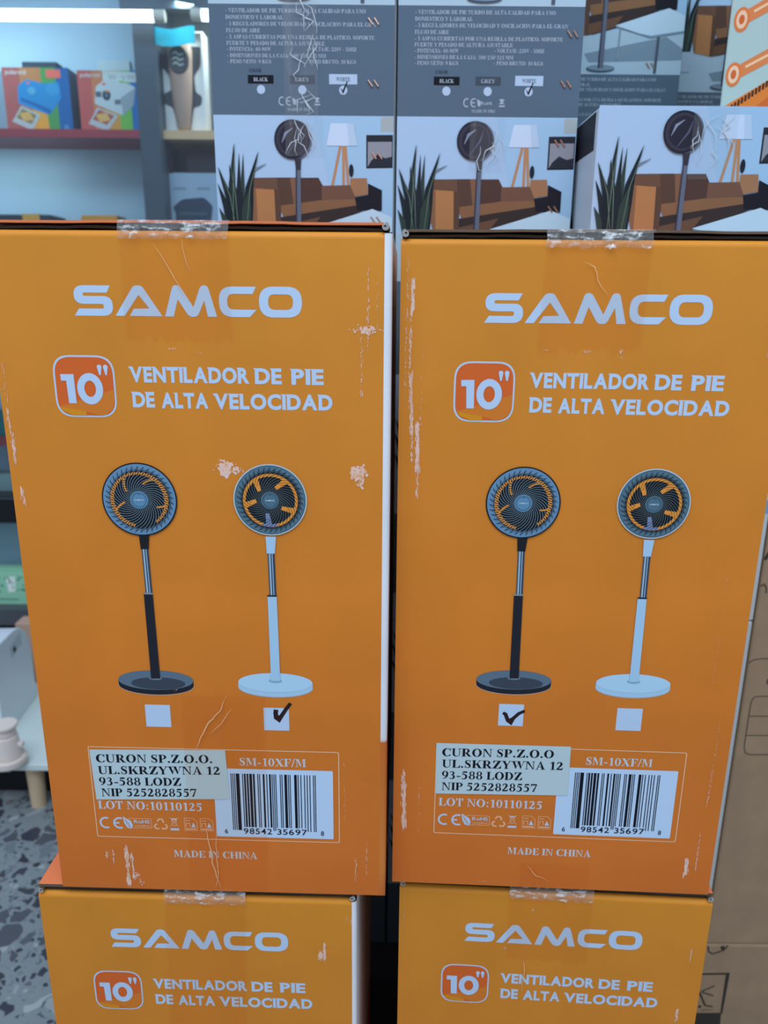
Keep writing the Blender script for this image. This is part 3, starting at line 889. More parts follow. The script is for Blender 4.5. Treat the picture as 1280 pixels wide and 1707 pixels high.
scuffs(ll, 3, [(273.5, 60, 2.2, 20, 60, .1), (270, 66, 5, 10, 50, .3), (295, 20, 2, 6, 10, .1), (299, 24, 1, 8, 8, .2), (147, 4.5, 5, 2, 10, .4), (70, 95, .5, 14, 8, .3)])
scuffs(lr, 4, [(286, 64, 1.2, 15, 22, .1), (281, 140, 2.6, 16, 22, .2), (281, 158, 1.2, 10, 12, .2), (130, 19.5, 3.4, 4, 8, .2), (106, 68, 4, 3, 10, .7), (5, 40, 1.1, 60, 12, .7)])

# ------------------------------------------------------------------ grey fan boxes of the row behind
WG, HG, DG, PH = .217, .307, .222, .117      # front width, height, depth, height of the text panel
HP = HG - PH


def art_photo(wd, top=0.0):
    """printed living-room scene on the upper part of the front"""
    A = Art(HG); k = .00019
    P = lambda L, du=0: [((x - 90 + du) * k, top + (y - 740) * k) for x, y in L]
    I = ink
    h = HP
    A.rect(0, 0, wd, h, inkx(146, 184, 228), 1)
    A.poly(P([(720, 740), (90 + wd / k, 740), (90 + wd / k, 1480), (900, 1480)]), inkx(138, 182, 226), 1.5)
    A.rect(0, (1440 - 740) * k, wd, h, inkx(150, 182, 212), 2)
    A.poly(P([(480, 1600), (1100, 1480), (90 + wd / k, 1560), (90 + wd / k, 1640), (520, 1660)]), I(132, 150, 168), 2.2)
    A.poly(P([(1150, 745), (1230, 745), (1230, 830), (1150, 830)]), I(176, 182, 186), 2)
    # framed picture
    A.poly(P([(1058, 850), (1228, 848), (1228, 1042), (1058, 1046)]), I(40, 44, 54), 3)
    A.poly(P([(1068, 890), (1222, 888), (1222, 1034), (1068, 1036)]), I(150, 150, 162), 4)
    A.poly(P([(1068, 1036), (1090, 1000), (1130, 965), (1180, 985), (1222, 975), (1222, 1034)]), I(44, 48, 60), 5)
    # floor lamp
    for a, b in (((893, 915), (840, 1150)), ((912, 915), (912, 1150)), ((924, 915), (944, 1165))):
        A.stroke(P([a, b]), .0032, I(160, 126, 96), 4)
    A.poly(P([(832, 784), (976, 784), (1000, 914), (804, 914)]), inkx(172, 202, 240), 5)
    A.poly(P([(936, 784), (976, 784), (1000, 914), (950, 914)]), inkx(158, 190, 228), 5.5)
    # sofa
    A.poly(P([(330, 1108), (560, 1104), (580, 1300), (310, 1300)]), I(92, 72, 62), 5)
    A.poly(P([(480, 1106), (600, 1104), (610, 1290), (500, 1290)]), I(76, 60, 54), 5.3)
    A.poly(P([(600, 1106), (750, 1104), (782, 1160), (782, 1262), (600, 1270)]), I(70, 54, 52), 6)
    A.poly(P([(566, 1106), (606, 1104), (612, 1280), (590, 1290)]), I(112, 86, 70), 6.2)
    A.poly(P([(770, 1152), (985, 1146), (990, 1240), (770, 1258)]), I(100, 76, 66), 6)
    A.poly(P([(490, 1275), (760, 1240), (1000, 1230), (1000, 1300), (520, 1350)]), I(118, 90, 68), 7)
    A.poly(P([(500, 1345), (1000, 1268), (1040, 1300), (800, 1400), (540, 1470), (480, 1470)]), I(60, 48, 46), 7.5)
    A.poly(P([(500, 1400), (760, 1340), (700, 1420), (500, 1475)]), I(92, 70, 58), 7.8)
    A.poly(P([(318, 1170), (490, 1180), (482, 1475), (340, 1450), (305, 1290)]), I(154, 114, 78), 8)
    A.poly(P([(318, 1170), (345, 1174), (350, 1450), (340, 1450), (300, 1290)]), I(118, 90, 70), 8.3)
    A.poly(P([(462, 1178), (505, 1180), (500, 1475), (470, 1475)]), I(80, 62, 54), 8.3)
    A.poly(P([(955, 1106), (1062, 1104), (1072, 1200), (985, 1215), (955, 1150)]), I(140, 108, 84), 8)
    A.poly(P([(1070, 1136), (1160, 1176), (1160, 1300), (1000, 1300), (985, 1220), (1072, 1205)]), I(30, 30, 38), 8.5)
    A.ell((962 - 90) * k, top + (1060 - 740) * k, 15 * k, 38 * k, I(30, 38, 52), 8.5, 20)
    # glass-topped table
    A.poly(P([(706, 1408), (1100, 1290), (1228, 1340), (1228, 1440), (980, 1475), (900, 1462)]), inkx(166, 200, 232), 9)
    A.poly(P([(706, 1408), (900, 1462), (980, 1475), (1228, 1440), (1228, 1452), (980, 1490), (708, 1418)]), I(130, 152, 172), 9.3)
    A.poly(P([(738, 1420), (752, 1424), (744, 1640), (730, 1640)]), I(140, 156, 172), 9.2)
    A.poly(P([(1030, 1480), (1050, 1478), (1044, 1730), (1022, 1730)]), I(84, 92, 108), 9.2)
    # plant in a white pot
    rnd = random.Random(5)
    A.poly(P([(120, 1450), (330, 1440), (322, 1590), (140, 1600)]), I(184, 200, 222), 8.6)
    blades = [((180, 1440), (213, 905), 42), ((230, 1440), (243, 962), 30), ((250, 1440), (270, 965), 30), ((265, 1440), (366, 952), 44), ((200, 1440), (104, 1046), 46), ((170, 1440), (98, 1142), 40), ((150, 1450), (100, 1290), 34),
              ((290, 1440), (330, 1120), 44), ((215, 1440), (178, 1030), 50), ((240, 1440), (235, 1080), 50), ((270, 1440), (300, 1180), 60), ((190, 1440), (150, 1180), 54)]
    for i, (b, t, wd2) in enumerate(blades):
        mx, my = (b[0] * .55 + t[0] * .45), (b[1] * .45 + t[1] * .55)
        bow = (b[0] - t[0]) * .12
        pts = [b, (mx + bow, my), t]
        A.stroke(P(pts), [wd2 * .9 * k, wd2 * k, .0002], I(*((40, 50, 54), (34, 42, 48), (52, 66, 62), (30, 38, 44))[i % 4]), 10 + i * .2)
        if i in (0, 3, 4, 8): A.stroke(P([(x + 8, y) for x, y in pts]), [.0005, .0009, .0002], I(110, 130, 112), 12.6)
    A.stroke(P([(330, 1065), (415, 1024)]), [.0035, .0006], I(120, 136, 156), 10)
    # pedestal fan
    A.poly(P([(606, 1000), (636, 1000), (634, 1700), (592, 1700), (606, 1100)]), I(104, 108, 128), 13)
    A.poly(P([(606, 1000), (614, 1000), (604, 1700), (592, 1700)]), I(62, 62, 78), 13.3)
    A.ell((612 - 90) * k, top + (1702 - 740) * k, 108 * k, 24 * k, I(70, 84, 104), 12.8, 40)
    A.ell((616 - 90) * k, top + (1696 - 740) * k, 104 * k, 20 * k, I(128, 146, 166), 12.9, 40)
    A.poly(P([(598, 990), (642, 985), (636, 1060), (608, 1060)]), I(58, 54, 66), 13.5)
    A.ell((612 - 90) * k, top + (882 - 740) * k, 98 * k, 112 * k, I(92, 96, 116), 14, 44)
    A.ell((586 - 90) * k, top + (880 - 740) * k, 114 * k, 116 * k, I(40, 40, 52), 14.4, 44)
    A.ell((584 - 90) * k, top + (880 - 740) * k, 100 * k, 102 * k, I(60, 58, 74), 14.8, 44)
    A.ell((590 - 90) * k, top + (880 - 740) * k, 86 * k, 88 * k, I(44, 42, 56), 15.2, 44)
    A.stroke(P([(520, 900), (545, 845), (590, 815)]), [.0006, .0032, .0008], I(140, 146, 170), 15.6)
    A.stroke(P([(560, 960), (620, 880), (640, 820)]), [.0006, .0022, .0006], I(92, 92, 116), 15.6)
    return A


def art_panel(wd):
    """dark text panel along the foot of the front"""
    A = Art(HG); o = HP
    U = lambda x: (x - 80) / 1150 * .217
    V = lambda y: o + (y - 20) / 705 * PH
    A.rect(0, o, wd, HG, inkx(74, 98, 124), 1)
    W = ink(176, 186, 200)
    h = 25 / 705 * PH
    for t, a, b, y in (('- VENTILADOR DE PIE TURBO DE ALTA CALIDAD PARA USO', 183, 1050, 72), ('DOMESTICO Y LABORAL', 183, 540, 114), ('- 3 REGULADORES DE VELOCIDAD Y OSCILACION PARA EL GRAN', 183, 1132, 154), ('FLUJO DE AIRE', 183, 395, 196),
                       ('- 5 ASPAS CUBIERTAS POR UNA REJILLA DE PLASTICO. SOPORTE', 183, 1105, 236), ('FUERTE Y PESADO DE ALTURA AJUSTABLE', 183, 795, 275), ('- POTENCIA: 40-90W', 183, 460, 313), ('- VOLTAJE: 220V - 50HZ', 680, 993, 310),
                       ('- DIMENSIONES DE LA CAJA: 300*230*325 MM', 183, 803, 353), ('- PESO NETO: 9 KGS', 183, 460, 391), ('- PESO BRUTO: 10 KGS', 680, 990, 389)):
        serif(A, t, U(a), U(b), V(y), h, W, 2)
    serif(A, 'COLOR', U(318), U(396), V(447), h * .9, ink(40, 44, 54), 2)
    for a, b, y0, y1, c, t, tc in ((308, 470, 465, 520, (14, 18, 26), 'BLACK', (180, 190, 204)), (570, 730, 463, 520, (70, 80, 94), 'GREY', (170, 180, 196)), (820, 997, 455, 520, (186, 204, 232), 'WHITE', (90, 100, 120))):
        A.rect(U(a), V(y0), U(b), V(y1), ink(*c), 2)
        m = (a + b) / 2; serif(A, t, U(m - 45), U(m + 45), V((y0 + y1) / 2 + 13), h, ink(*tc), 3)
        A.ell(U(m), V(558), .0049, .0049, ink(190, 206, 232), 2, 24)
    A.stroke([(U(895), V(548)), (U(905), V(575)), (U(935), V(500))], .0012, M_BLACK, 4)
    for x in (520, 566):
        A.ring(U(x), V(632), .0042, .0050, .0014, W, 2, 20, 60, 300)
    A.rect(U(552), V(628), U(572), V(636), W, 2)
    A.poly([(U(585), V(608)), (U(612), V(625)), (U(606), V(658)), (U(590), V(650))], W, 2)
    sans(A, 'RoHS', U(614), U(680), V(645), h * .8, W, 2, bold=.02)
    A.stroke([(U(725), V(610)), (U(760), V(640))], .0008, W, 2); A.stroke([(U(760), V(610)), (U(725), V(640))], .0008, W, 2)
    A.rect(U(725), V(648), U(762), V(658), W, 2); A.poly([(U(732), V(606)), (U(752), V(606)), (U(748), V(640)), (U(736), V(640))], W, 2)
    serif(A, 'MADE IN PRC', U(552), U(706), V(696), h * .8, W, 2)
    return A


M_BOXW = mat('white_box_board', C(160, 188, 220), .5)
M_COPPER = mat('copper_staple', (.62, .40, .28), .35, metal=1.0)
M_FILM = film('clear_box_tape', (.96, .97, .98), C(200, 212, 226), .12, .05)
M_GLINT = mat('painted_tape_glint', C(168, 192, 218), .3)  # bluish strokes painted on as glints of the wrinkled tape


def staple(parent, u, v):
    for d in (-.0035, .0035):
        mb = MB()
        mb.tube((u + d - .0026, -.0010, HG - v + .0035), (u + d + .0026, -.0010, HG - v - .0035), .0011, .0011, M_COPPER, 8)
        mb.build('staple', parent)


G_PHOTO = art_photo(WG).build('printed_photo'); G_PANEL = art_panel(WG).build('text_panel')
G_PHOTO_W = art_photo(.255).build('printed_photo'); G_PANEL_W = art_panel(.255).build('text_panel')
_gu = {}


def use(o, parent):
    if o.name in _gu:
        c = o.copy(); COL.objects.link(c)
    else:
        c = o; _gu[o.name] = 1
    c.parent = parent
    return c


def grey_box(label, x, y, z, staples=(), wd=WG, yaw=0.0, dp=DG, plain=False, prints=True):
    t = thing('grey_fan_box', label, 'box', (x, y, z), yaw, 'grey fan boxes with living room photo stacked in the row behind')
    mb = MB(); mb.box((0, 0, 0), (wd, dp, HG - .0015), M_BOXW if not plain else mat('plain_white_board', C(170, 184, 200), .55))
    o = mb.build('carton_body', t, bevel=.002, seg=2)
    if prints:
        use(G_PHOTO if wd == WG else G_PHOTO_W, t); use(G_PANEL if wd == WG else G_PANEL_W, t)
    for u, v in staples: staple(t, u, v)
    return t


def wrinkled_tape(t, u0, u1, v0, v1, seed, n=9):
    rnd = random.Random(seed); A = Art(HG)
    for k in range(6):
        a = v0 + (v1 - v0) * k / 6; b = v0 + (v1 - v0) * (k + 1) / 6
        A.rect(u0, a, u1, b, M_FILM, 18)
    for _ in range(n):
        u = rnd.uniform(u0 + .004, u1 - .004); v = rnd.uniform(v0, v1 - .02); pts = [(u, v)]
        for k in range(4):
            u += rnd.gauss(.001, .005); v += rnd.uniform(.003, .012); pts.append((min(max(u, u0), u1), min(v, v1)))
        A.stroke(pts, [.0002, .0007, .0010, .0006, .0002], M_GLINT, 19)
    A.build('packing_tape', t)


# low plinth that carries the row behind
mb = MB(); DARK = mat('dark_laminate', C(34, 36, 44), .5)
mb.box((-.26, .953, 0), (.490, 1.25, .12), DARK)
pl = thing('display_plinth', 'low dark plinth under the grey fan boxes behind the orange stacks', 'plinth')
mb.build('plinth_base', pl)
mb = MB(); mb.box((.22, 1.256, 0), (.66, 1.62, CAM_Z + .1945), DARK)
tag(mb.build('tall_plinth'), 'tall dark plinth carrying the two high fan boxes behind the right photo box', 'plinth')

Z0 = .12
ordw = ['bottom', 'second from the floor', 'third from the floor', 'fourth from the floor', 'topmost']
for k in range(5):
    z = Z0 + HG * k
    st1 = [(.192, HP + .017), (.192, HP + .082), (.197, .044), (.196, .117)] if k >= 3 else []
    t1 = grey_box({4: 'topmost grey fan box of the left stack behind, text panel crossed by wrinkled tape', 3: 'left living-room photo fan box directly under the tape-crossed text panel'}.get(k, 'grey fan box, %s in the left stack behind' % ordw[k]), -.2095, 1.02, z, st1)
    t2 = grey_box({4: 'topmost grey fan box of the middle stack behind, clean text panel with swatches', 3: 'middle living-room photo fan box behind the gap of the orange stacks'}.get(k, 'grey fan box, %s in the middle stack behind' % ordw[k]), .0115, 1.02, z, [(.204, HP + .028), (.200, HP + .081), (.197, .028), (.194, .103)] if k >= 3 else [])
    if k == 4: wrinkled_tape(t1, .086, .126, HP - .02, HG, 3, 12)
    if k == 3:
        wrinkled_tape(t1, .086, .132, 0, .045, 4, 7); wrinkled_tape(t2, .088, .130, 0, .06, 6, 6)
    if k < 4:
        t3 = grey_box({3: 'nearest living-room photo fan box at right, its dark-striped left side showing'}.get(k, 'plain white side of a fan box, %s under the right photo box' % ordw[k]), .234, .94, z - .003 if k else z, [(.203, .073), (.190, .137)] if k == 3 else [], wd=.255, dp=.228, plain=k < 3, prints=k == 3)
        if k == 3:
            wrinkled_tape(t3, .105, .155, 0, .075, 9, 10)
            # printing on its left side, seen edge-on
            S = MB()
            def sq(y0, y1, v0, v1, M, l): S.face([(-.00012 * l, y0, HG - v0), (-.00012 * l, y0, HG - v1), (-.00012 * l, y1, HG - v1), (-.00012 * l, y1, HG - v0)], M)
            sq(.012, .224, .004, .044, ink(34, 36, 46), 1); sq(.17, .226, .004, .30, ink(44, 48, 60), 1)
            def se(cy, cv, ry, rv, M, l): S.face([(-.00012 * l, cy + ry * math.cos(a * PI / 16), HG - cv + rv * math.sin(a * PI / 16)) for a in range(32)][::-1], M)
            se(.125, .128, .036, .036, ink(36, 38, 48), 2); se(.122, .128, .026, .028, ink(66, 70, 84), 3); se(.122, .128, .012, .013, ink(150, 160, 176), 4)
            S.build('side_print', t3)
        elif k == 2:
            A = Art(HG); A.rect(.243, .05, .2545, .10, inkx(110, 146, 180), 1); A.rect(.243, .142, .2545, .160, inkx(112, 150, 186), 1); A.build('blue_print', t3)

grey_box('grey fan box high behind, showing the printed fan foot and glass table', .211, 1.262, CAM_Z + .195, [(.180, .075), (.172, .178)])
grey_box('grey fan box high behind at right, potted plant print, half hidden by the orange-badged carton', .432, 1.36, CAM_Z + .195)

# orange-badged carton standing on the right photo box
WB, HB = .17, .36
bt = thing('badged_carton', 'pale carton with orange badges and orange foot in the top right corner', 'box', (.3985, 1.022, Z0 + 4 * HG - .0045), -.42)
mb = MB(); mb.box((0, 0, 0), (WB, .19, HB), mat('pale_carton', C(148, 178, 188), .5)); mb.build('carton_body', bt, bevel=.002, seg=2)
A = Art(HB)
OR1, OR2 = ink(190, 114, 50), ink(180, 92, 46)
A.poly([(0, HB), (0, HB - .016), (WB * .5, HB - .062), (WB, HB - .085), (WB, HB)], OR1, 1)
A.poly([(.02, HB), (.05, HB - .024), (WB, HB - .068), (WB, HB)], OR2, 2)
for k in range(16):
    A.rect(.012 + .0035 * k, HB - .020 - .0022 * k, .0145 + .0035 * k, HB - .0135 - .0022 * k, ink(70, 40, 30), 3)
for (u, v) in ((.012, .058), (.014, .115), (.085, .080)):
    b0 = HB - v
    A.poly([(u, b0 - .002), (u + .042, b0 - .022), (u + .042, b0 - .006), (u, b0 + .013)], ink(188, 118, 74), 2)
    A.ell(u - .001, b0 + .006, .0085, .013, ink(190, 112, 62), 3, 24); A.ell(u - .001, b0 + .006, .0058, .0095, ink(206, 180, 162), 4, 20); A.ell(u - .001, b0 + .006, .003, .005, OR2, 5, 14)
    A.stroke([(u + .011, b0 - .0008), (u + .037, b0 - .0125)], .0028, ink(226, 180, 150), 3)
A.ring(.024, HB - .170, .014, .018, .006, OR1, 2, 24)
A.rect(.010, HB - .185, .016, HB - .150, OR1, 2)
for k in range(5): A.rect(.05 + .018 * k, HB - .30, .054 + .018 * k, HB - .06 + .0, ink(150, 178, 178), 1 - .4)
A.build('printed_front', bt)

# ------------------------------------------------------------------ brown cartons at the right
M_BROWN = cardboard('brown_carton', C(146, 130, 114), 25)
M_LINE = mat('carton_ink', C(88, 78, 68), .8); M_LINE2 = mat('carton_ink_dark', C(52, 50, 48), .8)
XC, YC = .4965, .95
ZC = at(1230, 1574, YC).z
HC = Z0 + 4 * HG - .0045 - ZC
ct = thing('brown_carton', 'brown corrugated carton at the right edge with faint outlined handling icons', 'box', (XC, YC, ZC))
mb = MB(); mb.box((0, 0, 0), (.42, .28, HC), M_BROWN); mb.build('carton_body', ct, bevel=.003, seg=2)


def pxart(x, y, Y, X0, top):
    p = at(x, y, Y); return (p.x - X0, top - p.z)


T = ZC + HC


def marks(parent, name, X, Y, top, *shapes):
    """one printed icon; shapes: ('s', pixels, width, ink) strokes, ('p', pixels, ink) areas, ('d', pixel, radius, ink) dots"""
    A = Art(top - parent.location.z)
    Q = lambda L: [pxart(x, y, Y, X, top) for x, y in L]
    for sh in shapes:
        if sh[0] == 's': A.stroke(Q(sh[1]), sh[2], sh[3], 1)
        elif sh[0] == 'p': A.poly(Q(sh[1]), sh[2], 2)
        else: A.ell(*Q([sh[1]])[0], sh[2], sh[2], sh[3], 1, 16)
    A.build(name, parent)


marks(ct, 'handling_icon', XC, YC, T, ('s', [(1248, 1105), (1256, 1100), (1270, 1098), (1330, 1098)], .0018, M_LINE), ('d', (1284, 1136), .006, M_LINE))
marks(ct, 'handling_icon', XC, YC, T, ('s', [(1330, 1160), (1262, 1161), (1256, 1163), (1252, 1170), (1250, 1180), (1240, 1245), (1242, 1255), (1250, 1258), (1330, 1258)], .0019, M_LINE),
      ('s', [(1248, 1194), (1330, 1194)], .0017, M_LINE), ('s', [(1244, 1226), (1330, 1226)], .0017, M_LINE))
marks(ct, 'handling_icon', XC, YC, T, ('s', [(1275, 933), (1284, 918)], .0045, M_LINE2))
marks(ct, 'handling_icon', XC, YC, T, ('s', [(1268, 977), (1274, 974), (1277, 980), (1277, 989)], .0026, M_LINE))
c2 = thing('brown_carton', 'brown carton on the floor under the other one, printed with a framed pictogram', 'box', (XC - .002, YC - .002, 0))
mb = MB(); mb.box((0, 0, 0), (.43, .28, ZC), M_BROWN); mb.build('carton_body', c2, bevel=.003, seg=2)
X2, Y2 = XC - .002, YC - .002
marks(c2, 'printed_pictogram', X2, Y2, ZC, ('s', [(1160, 1624), (1213, 1623), (1202, 1689), (1160, 1690)], .0036, M_LINE2), ('p', [(1150, 1690), (1202, 1688), (1197, 1740), (1150, 1740)], M_LINE2),
      ('s', [(1163, 1648), (1175, 1676), (1188, 1678)], .0032, M_LINE2), ('s', [(1169, 1653), (1191, 1643)], .0024, M_LINE2), ('s', [(1170, 1654), (1189, 1660)], .0024, M_LINE2),
      ('d', (1166, 1678), .0028, M_LINE2), ('s', [(1168, 1684), (1188, 1683)], .0016, M_LINE))
marks(c2, 'printed_hook', X2, Y2, ZC, ('s', [(1180, 1577), (1181, 1586), (1187, 1590), (1194, 1588), (1206, 1584), (1213, 1576)], .0024, M_LINE2), ('s', [(1204, 1577), (1205, 1583)], .006, M_LINE2))

# ------------------------------------------------------------------ floor and back of the shop
def terrazzo():
    M = mat('terrazzo', (.2, .2, .2), .32, spec=.4); N, L = nodes(M); b = N['Principled BSDF']
    tc = N.new('ShaderNodeTexCoord')
    nz = N.new('ShaderNodeTexNoise'); nz.inputs['Scale'].default_value = 22; nz.inputs['Detail'].default_value = 2
    L.new(tc.outputs['Object'], nz.inputs['Vector'])
    mxv = N.new('ShaderNodeMix'); mxv.data_type = 'RGBA'; mxv.blend_type = 'LINEAR_LIGHT'; mxv.inputs['Factor'].default_value = .014
    L.new(tc.outputs['Object'], mxv.inputs['A']); L.new(nz.outputs['Color'], mxv.inputs['B'])
    base = N.new('ShaderNodeRGB'); base.outputs[0].default_value = (*C(120, 138, 154), 1)
    prev = base.outputs[0]
    for sc, th, stops in ((27, .05, [(0, C(58, 66, 82)), (.30, C(76, 86, 102)), (.52, C(138, 156, 174)), (.60, C(150, 168, 184)), (.66, C(104, 120, 138)), (.74, C(84, 96, 112)), (.78, C(120, 108, 100)), (.84, C(52, 58, 72))]),
                          (80, .12, [(0, C(60, 68, 82)), (.4, C(108, 124, 142)), (.75, C(90, 102, 118)), (.9, C(148, 164, 180))])):
        vo = N.new('ShaderNodeTexVoronoi'); vo.feature = 'F1'; vo.inputs['Scale'].default_value = sc; vo.inputs['Randomness'].default_value = 1
        ve = N.new('ShaderNodeTexVoronoi'); ve.feature = 'DISTANCE_TO_EDGE'; ve.inputs['Scale'].default_value = sc; ve.inputs['Randomness'].default_value = 1
        L.new(mxv.outputs['Result'], vo.inputs['Vector']); L.new(mxv.outputs['Result'], ve.inputs['Vector'])
        sp = N.new('ShaderNodeSeparateColor'); L.new(vo.outputs['Color'], sp.inputs[0])
        cr = N.new('ShaderNodeValToRGB'); cr.color_ramp.interpolation = 'CONSTANT'
        cr.color_ramp.elements[0].position = 0; cr.color_ramp.elements[0].color = (*stops[0][1], 1)
        cr.color_ramp.elements[1].position = stops[1][0]; cr.color_ramp.elements[1].color = (*stops[1][1], 1)
        for p, c in stops[2:]:
            e = cr.color_ramp.elements.new(p); e.color = (*c, 1)
        L.new(sp.outputs[0], cr.inputs[0])
        # chip size varies from cell to cell: threshold on the edge distance
        tm = N.new('ShaderNodeMath'); tm.operation = 'MULTIPLY_ADD'; tm.inputs[1].default_value = .30; tm.inputs[2].default_value = th - .03
        L.new(sp.outputs[1], tm.inputs[0])
        df = N.new('ShaderNodeMath'); df.operation = 'SUBTRACT'; L.new(ve.outputs['Distance'], df.inputs[0]); L.new(tm.outputs[0], df.inputs[1])
        ms = N.new('ShaderNodeMapRange'); ms.inputs['From Min'].default_value = -.01; ms.inputs['From Max'].default_value = .02
        L.new(df.outputs[0], ms.inputs['Value'])
        mx = N.new('ShaderNodeMix'); mx.data_type = 'RGBA'; L.new(ms.outputs[0], mx.inputs['Factor'])
        if sc == 27: big = (ms.outputs[0], cr.outputs[0])
        else:
            L.new(prev, mx.inputs['A']); L.new(cr.outputs[0], mx.inputs['B']); prev = mx.outputs['Result']
    mx = N.new('ShaderNodeMix'); mx.data_type = 'RGBA'; L.new(big[0], mx.inputs['Factor']); L.new(prev, mx.inputs['A']); L.new(big[1], mx.inputs['B'])
    L.new(mx.outputs['Result'], b.inputs['Base Color'])
    return M


mb = MB(); mb.box((-4, -4, -.05), (4, 4, 0), terrazzo())
fl = mb.build('floor'); fl['kind'] = 'structure'; fl['label'] = 'grey terrazzo floor with dark and pale chips'; fl['category'] = 'floor'
mb = MB(); mb.box((-4, 2.46, 0), (4, 2.56, 3.0), mat('back_wall', C(120, 132, 146), .8))
wl = mb.build('wall_back'); wl['kind'] = 'structure'; wl['label'] = 'wall behind the display cabinet'; wl['category'] = 'wall'

# ------------------------------------------------------------------ glass display cabinet at the left
YB, YS, YG = 2.235, 2.10, 1.93          # back panel, fronts of things on the shelves, glass
GAPX = at(240, 200, YB).x
cab = thing('display_cabinet', 'glass-fronted display cabinet with lit pale back behind the left stack', 'cabinet', (-1.9, YG, 0))
O = Vector((-1.9, YG, 0))
def cbox(name, a, b, M, bevel=0):
    mb = MB(); mb.box(Vector(a) - O, Vector(b) - O, M); return mb.build(name, cab, bevel=bevel)
PALE = mat('pale_back', C(148, 188, 226), .6); POST = mat('dark_post', C(64, 84, 106), .4)
DKB = mat('bay_back', C(96, 112, 130), .6)
zr = at(100, 215, YS - .03).z; zrb = at(100, 229, YS - .03).z
zlow = at(100, 371, YS).z - .012
XL = -1.9
cbox('back_panel', (XL, YB, .05), (GAPX, YB + .03, 2.5), PALE)
cbox('back_panel', (GAPX, YB, .05), (-.2, YB + .03, 2.5), DKB)
xp0, xp1 = at(234, 240, YS - .06).x, at(268, 240, YS - .06).x
cbox('post', (xp0, YS - .06, .05), (xp1, YB, 2.5), POST)
RED = mat('red_shelf', C(146, 62, 78), .4)
cbox('shelf', (XL, YS - .03, zrb), (xp0, YB, zr), RED)
WOOD = mat('light_wood', C(196, 178, 150), .5)
zw, zwb = at(300, 217, YS - .03).z, at(300, 232, YS - .03).z
cbox('shelf', (xp1, YS - .03, zwb), (-.25, YB, zw), WOOD)
cbox('shelf', (XL, YS - .03, zlow - .02), (-.25, YB, zlow), mat('dark_shelf', C(60, 66, 78), .5))
zr2, zr2b = at(10, 728, YS).z, at(10, 743, YS).z
cbox('shelf', (XL, YS, zr2b), (-.25, YB, zr2), RED)
zb2, zb2b = at(10, 822, YS).z, at(10, 868, YS).z
cbox('shelf', (XL, YS - .02, zb2b), (-.25, YB, zb2), mat('black_shelf', C(26, 28, 36), .4))
zg, zgb = at(10, 1005, YS - .05).z, at(10, 1030, YS - .05).z
cbox('shelf', (XL, YS - .10, zgb), (-.25, YB, zg), mat('grey_shelf', C(70, 80, 94), .5))
cbox('bottom_panel', (XL, YS - .02, .02), (-.25, YS + .0, zgb), mat('black_plinth', C(20, 22, 28), .5))
cbox('top_rail', (xp0 - .02, YS - .08, at(300, 14, YS - .08).z), (-.25, YS - .05, 2.5), POST)
# clear pane
gm = bpy.data.materials.new('clear_glass'); gm.use_nodes = True; N, L = nodes(gm)
tr = N.new('ShaderNodeBsdfTransparent'); tr.inputs[0].default_value = (.93, .97, .98, 1)
gl = N.new('ShaderNodeBsdfGlossy'); gl.inputs['Roughness'].default_value = .03
fr_ = N.new('ShaderNodeFresnel'); fr_.inputs[0].default_value = 1.45
ms = N.new('ShaderNodeMixShader'); L.new(fr_.outputs[0], ms.inputs[0]); L.new(tr.outputs[0], ms.inputs[1]); L.new(gl.outputs[0], ms.inputs[2]); L.new(ms.outputs[0], N['Material Output'].inputs[0])
cbox('glass_pane', (XL, YG, .62), (-.25, YG + .006, 2.5), gm)
# tube lamps
def tube_lamp(label, x0, x1):
    p, q = at(x0, 24.5, YS - .11), at(x1, 27.0, YS - .11)
    t = thing('tube_lamp', label, 'lamp', p, 0, 'tube lamps in the cabinet')
    E = mat('tube_glow', (1, 1, 1), .4, emit=(.86, .95, 1.0, 3.0))
    mb = MB(); mb.tube((0, 0, 0), q - p, .0125, .0125, E, 16); mb.build('glowing_tube', t)
    W = mat('lamp_cap', C(200, 212, 220), .4)
    for c in (Vector((0, 0, 0)), q - p):
        mb = MB(); d = (q - p).normalized() * .012; mb.tube(c - d, c + d, .0135, .0135, W, 14); mb.build('end_cap', t)
tube_lamp('long glowing tube lamp across the top of the lit left bay', -60, 266)
tube_lamp('short visible end of a tube lamp beside the dark post', 328, 372)
# the lamp above each bay is a strip light, except the added fill under the red shelf
area('cabinet_strip_light', (-1.35, YS - .05, at(100, 24, YS).z + .02), (-1.35, YS + .10, 1.3), 1.0, .03, 2.3, (.74, .92, 1.06))
area('shelf_fill_light', (-1.35, YS + .01, zrb - .012), (-1.35, YS + .10, 1.1), 1.0, .02, 1.0, (.74, .92, 1.06))  # added fill under the red shelf to brighten the lower bay

area('cabinet_strip_light', (at(350, 26, YS - .06).x, YS - .05, at(350, 24, YS).z), (at(310, 26, YS).x, YS + .1, 1.35), .16, .03, 1.3, (.80, .93, 1.0))

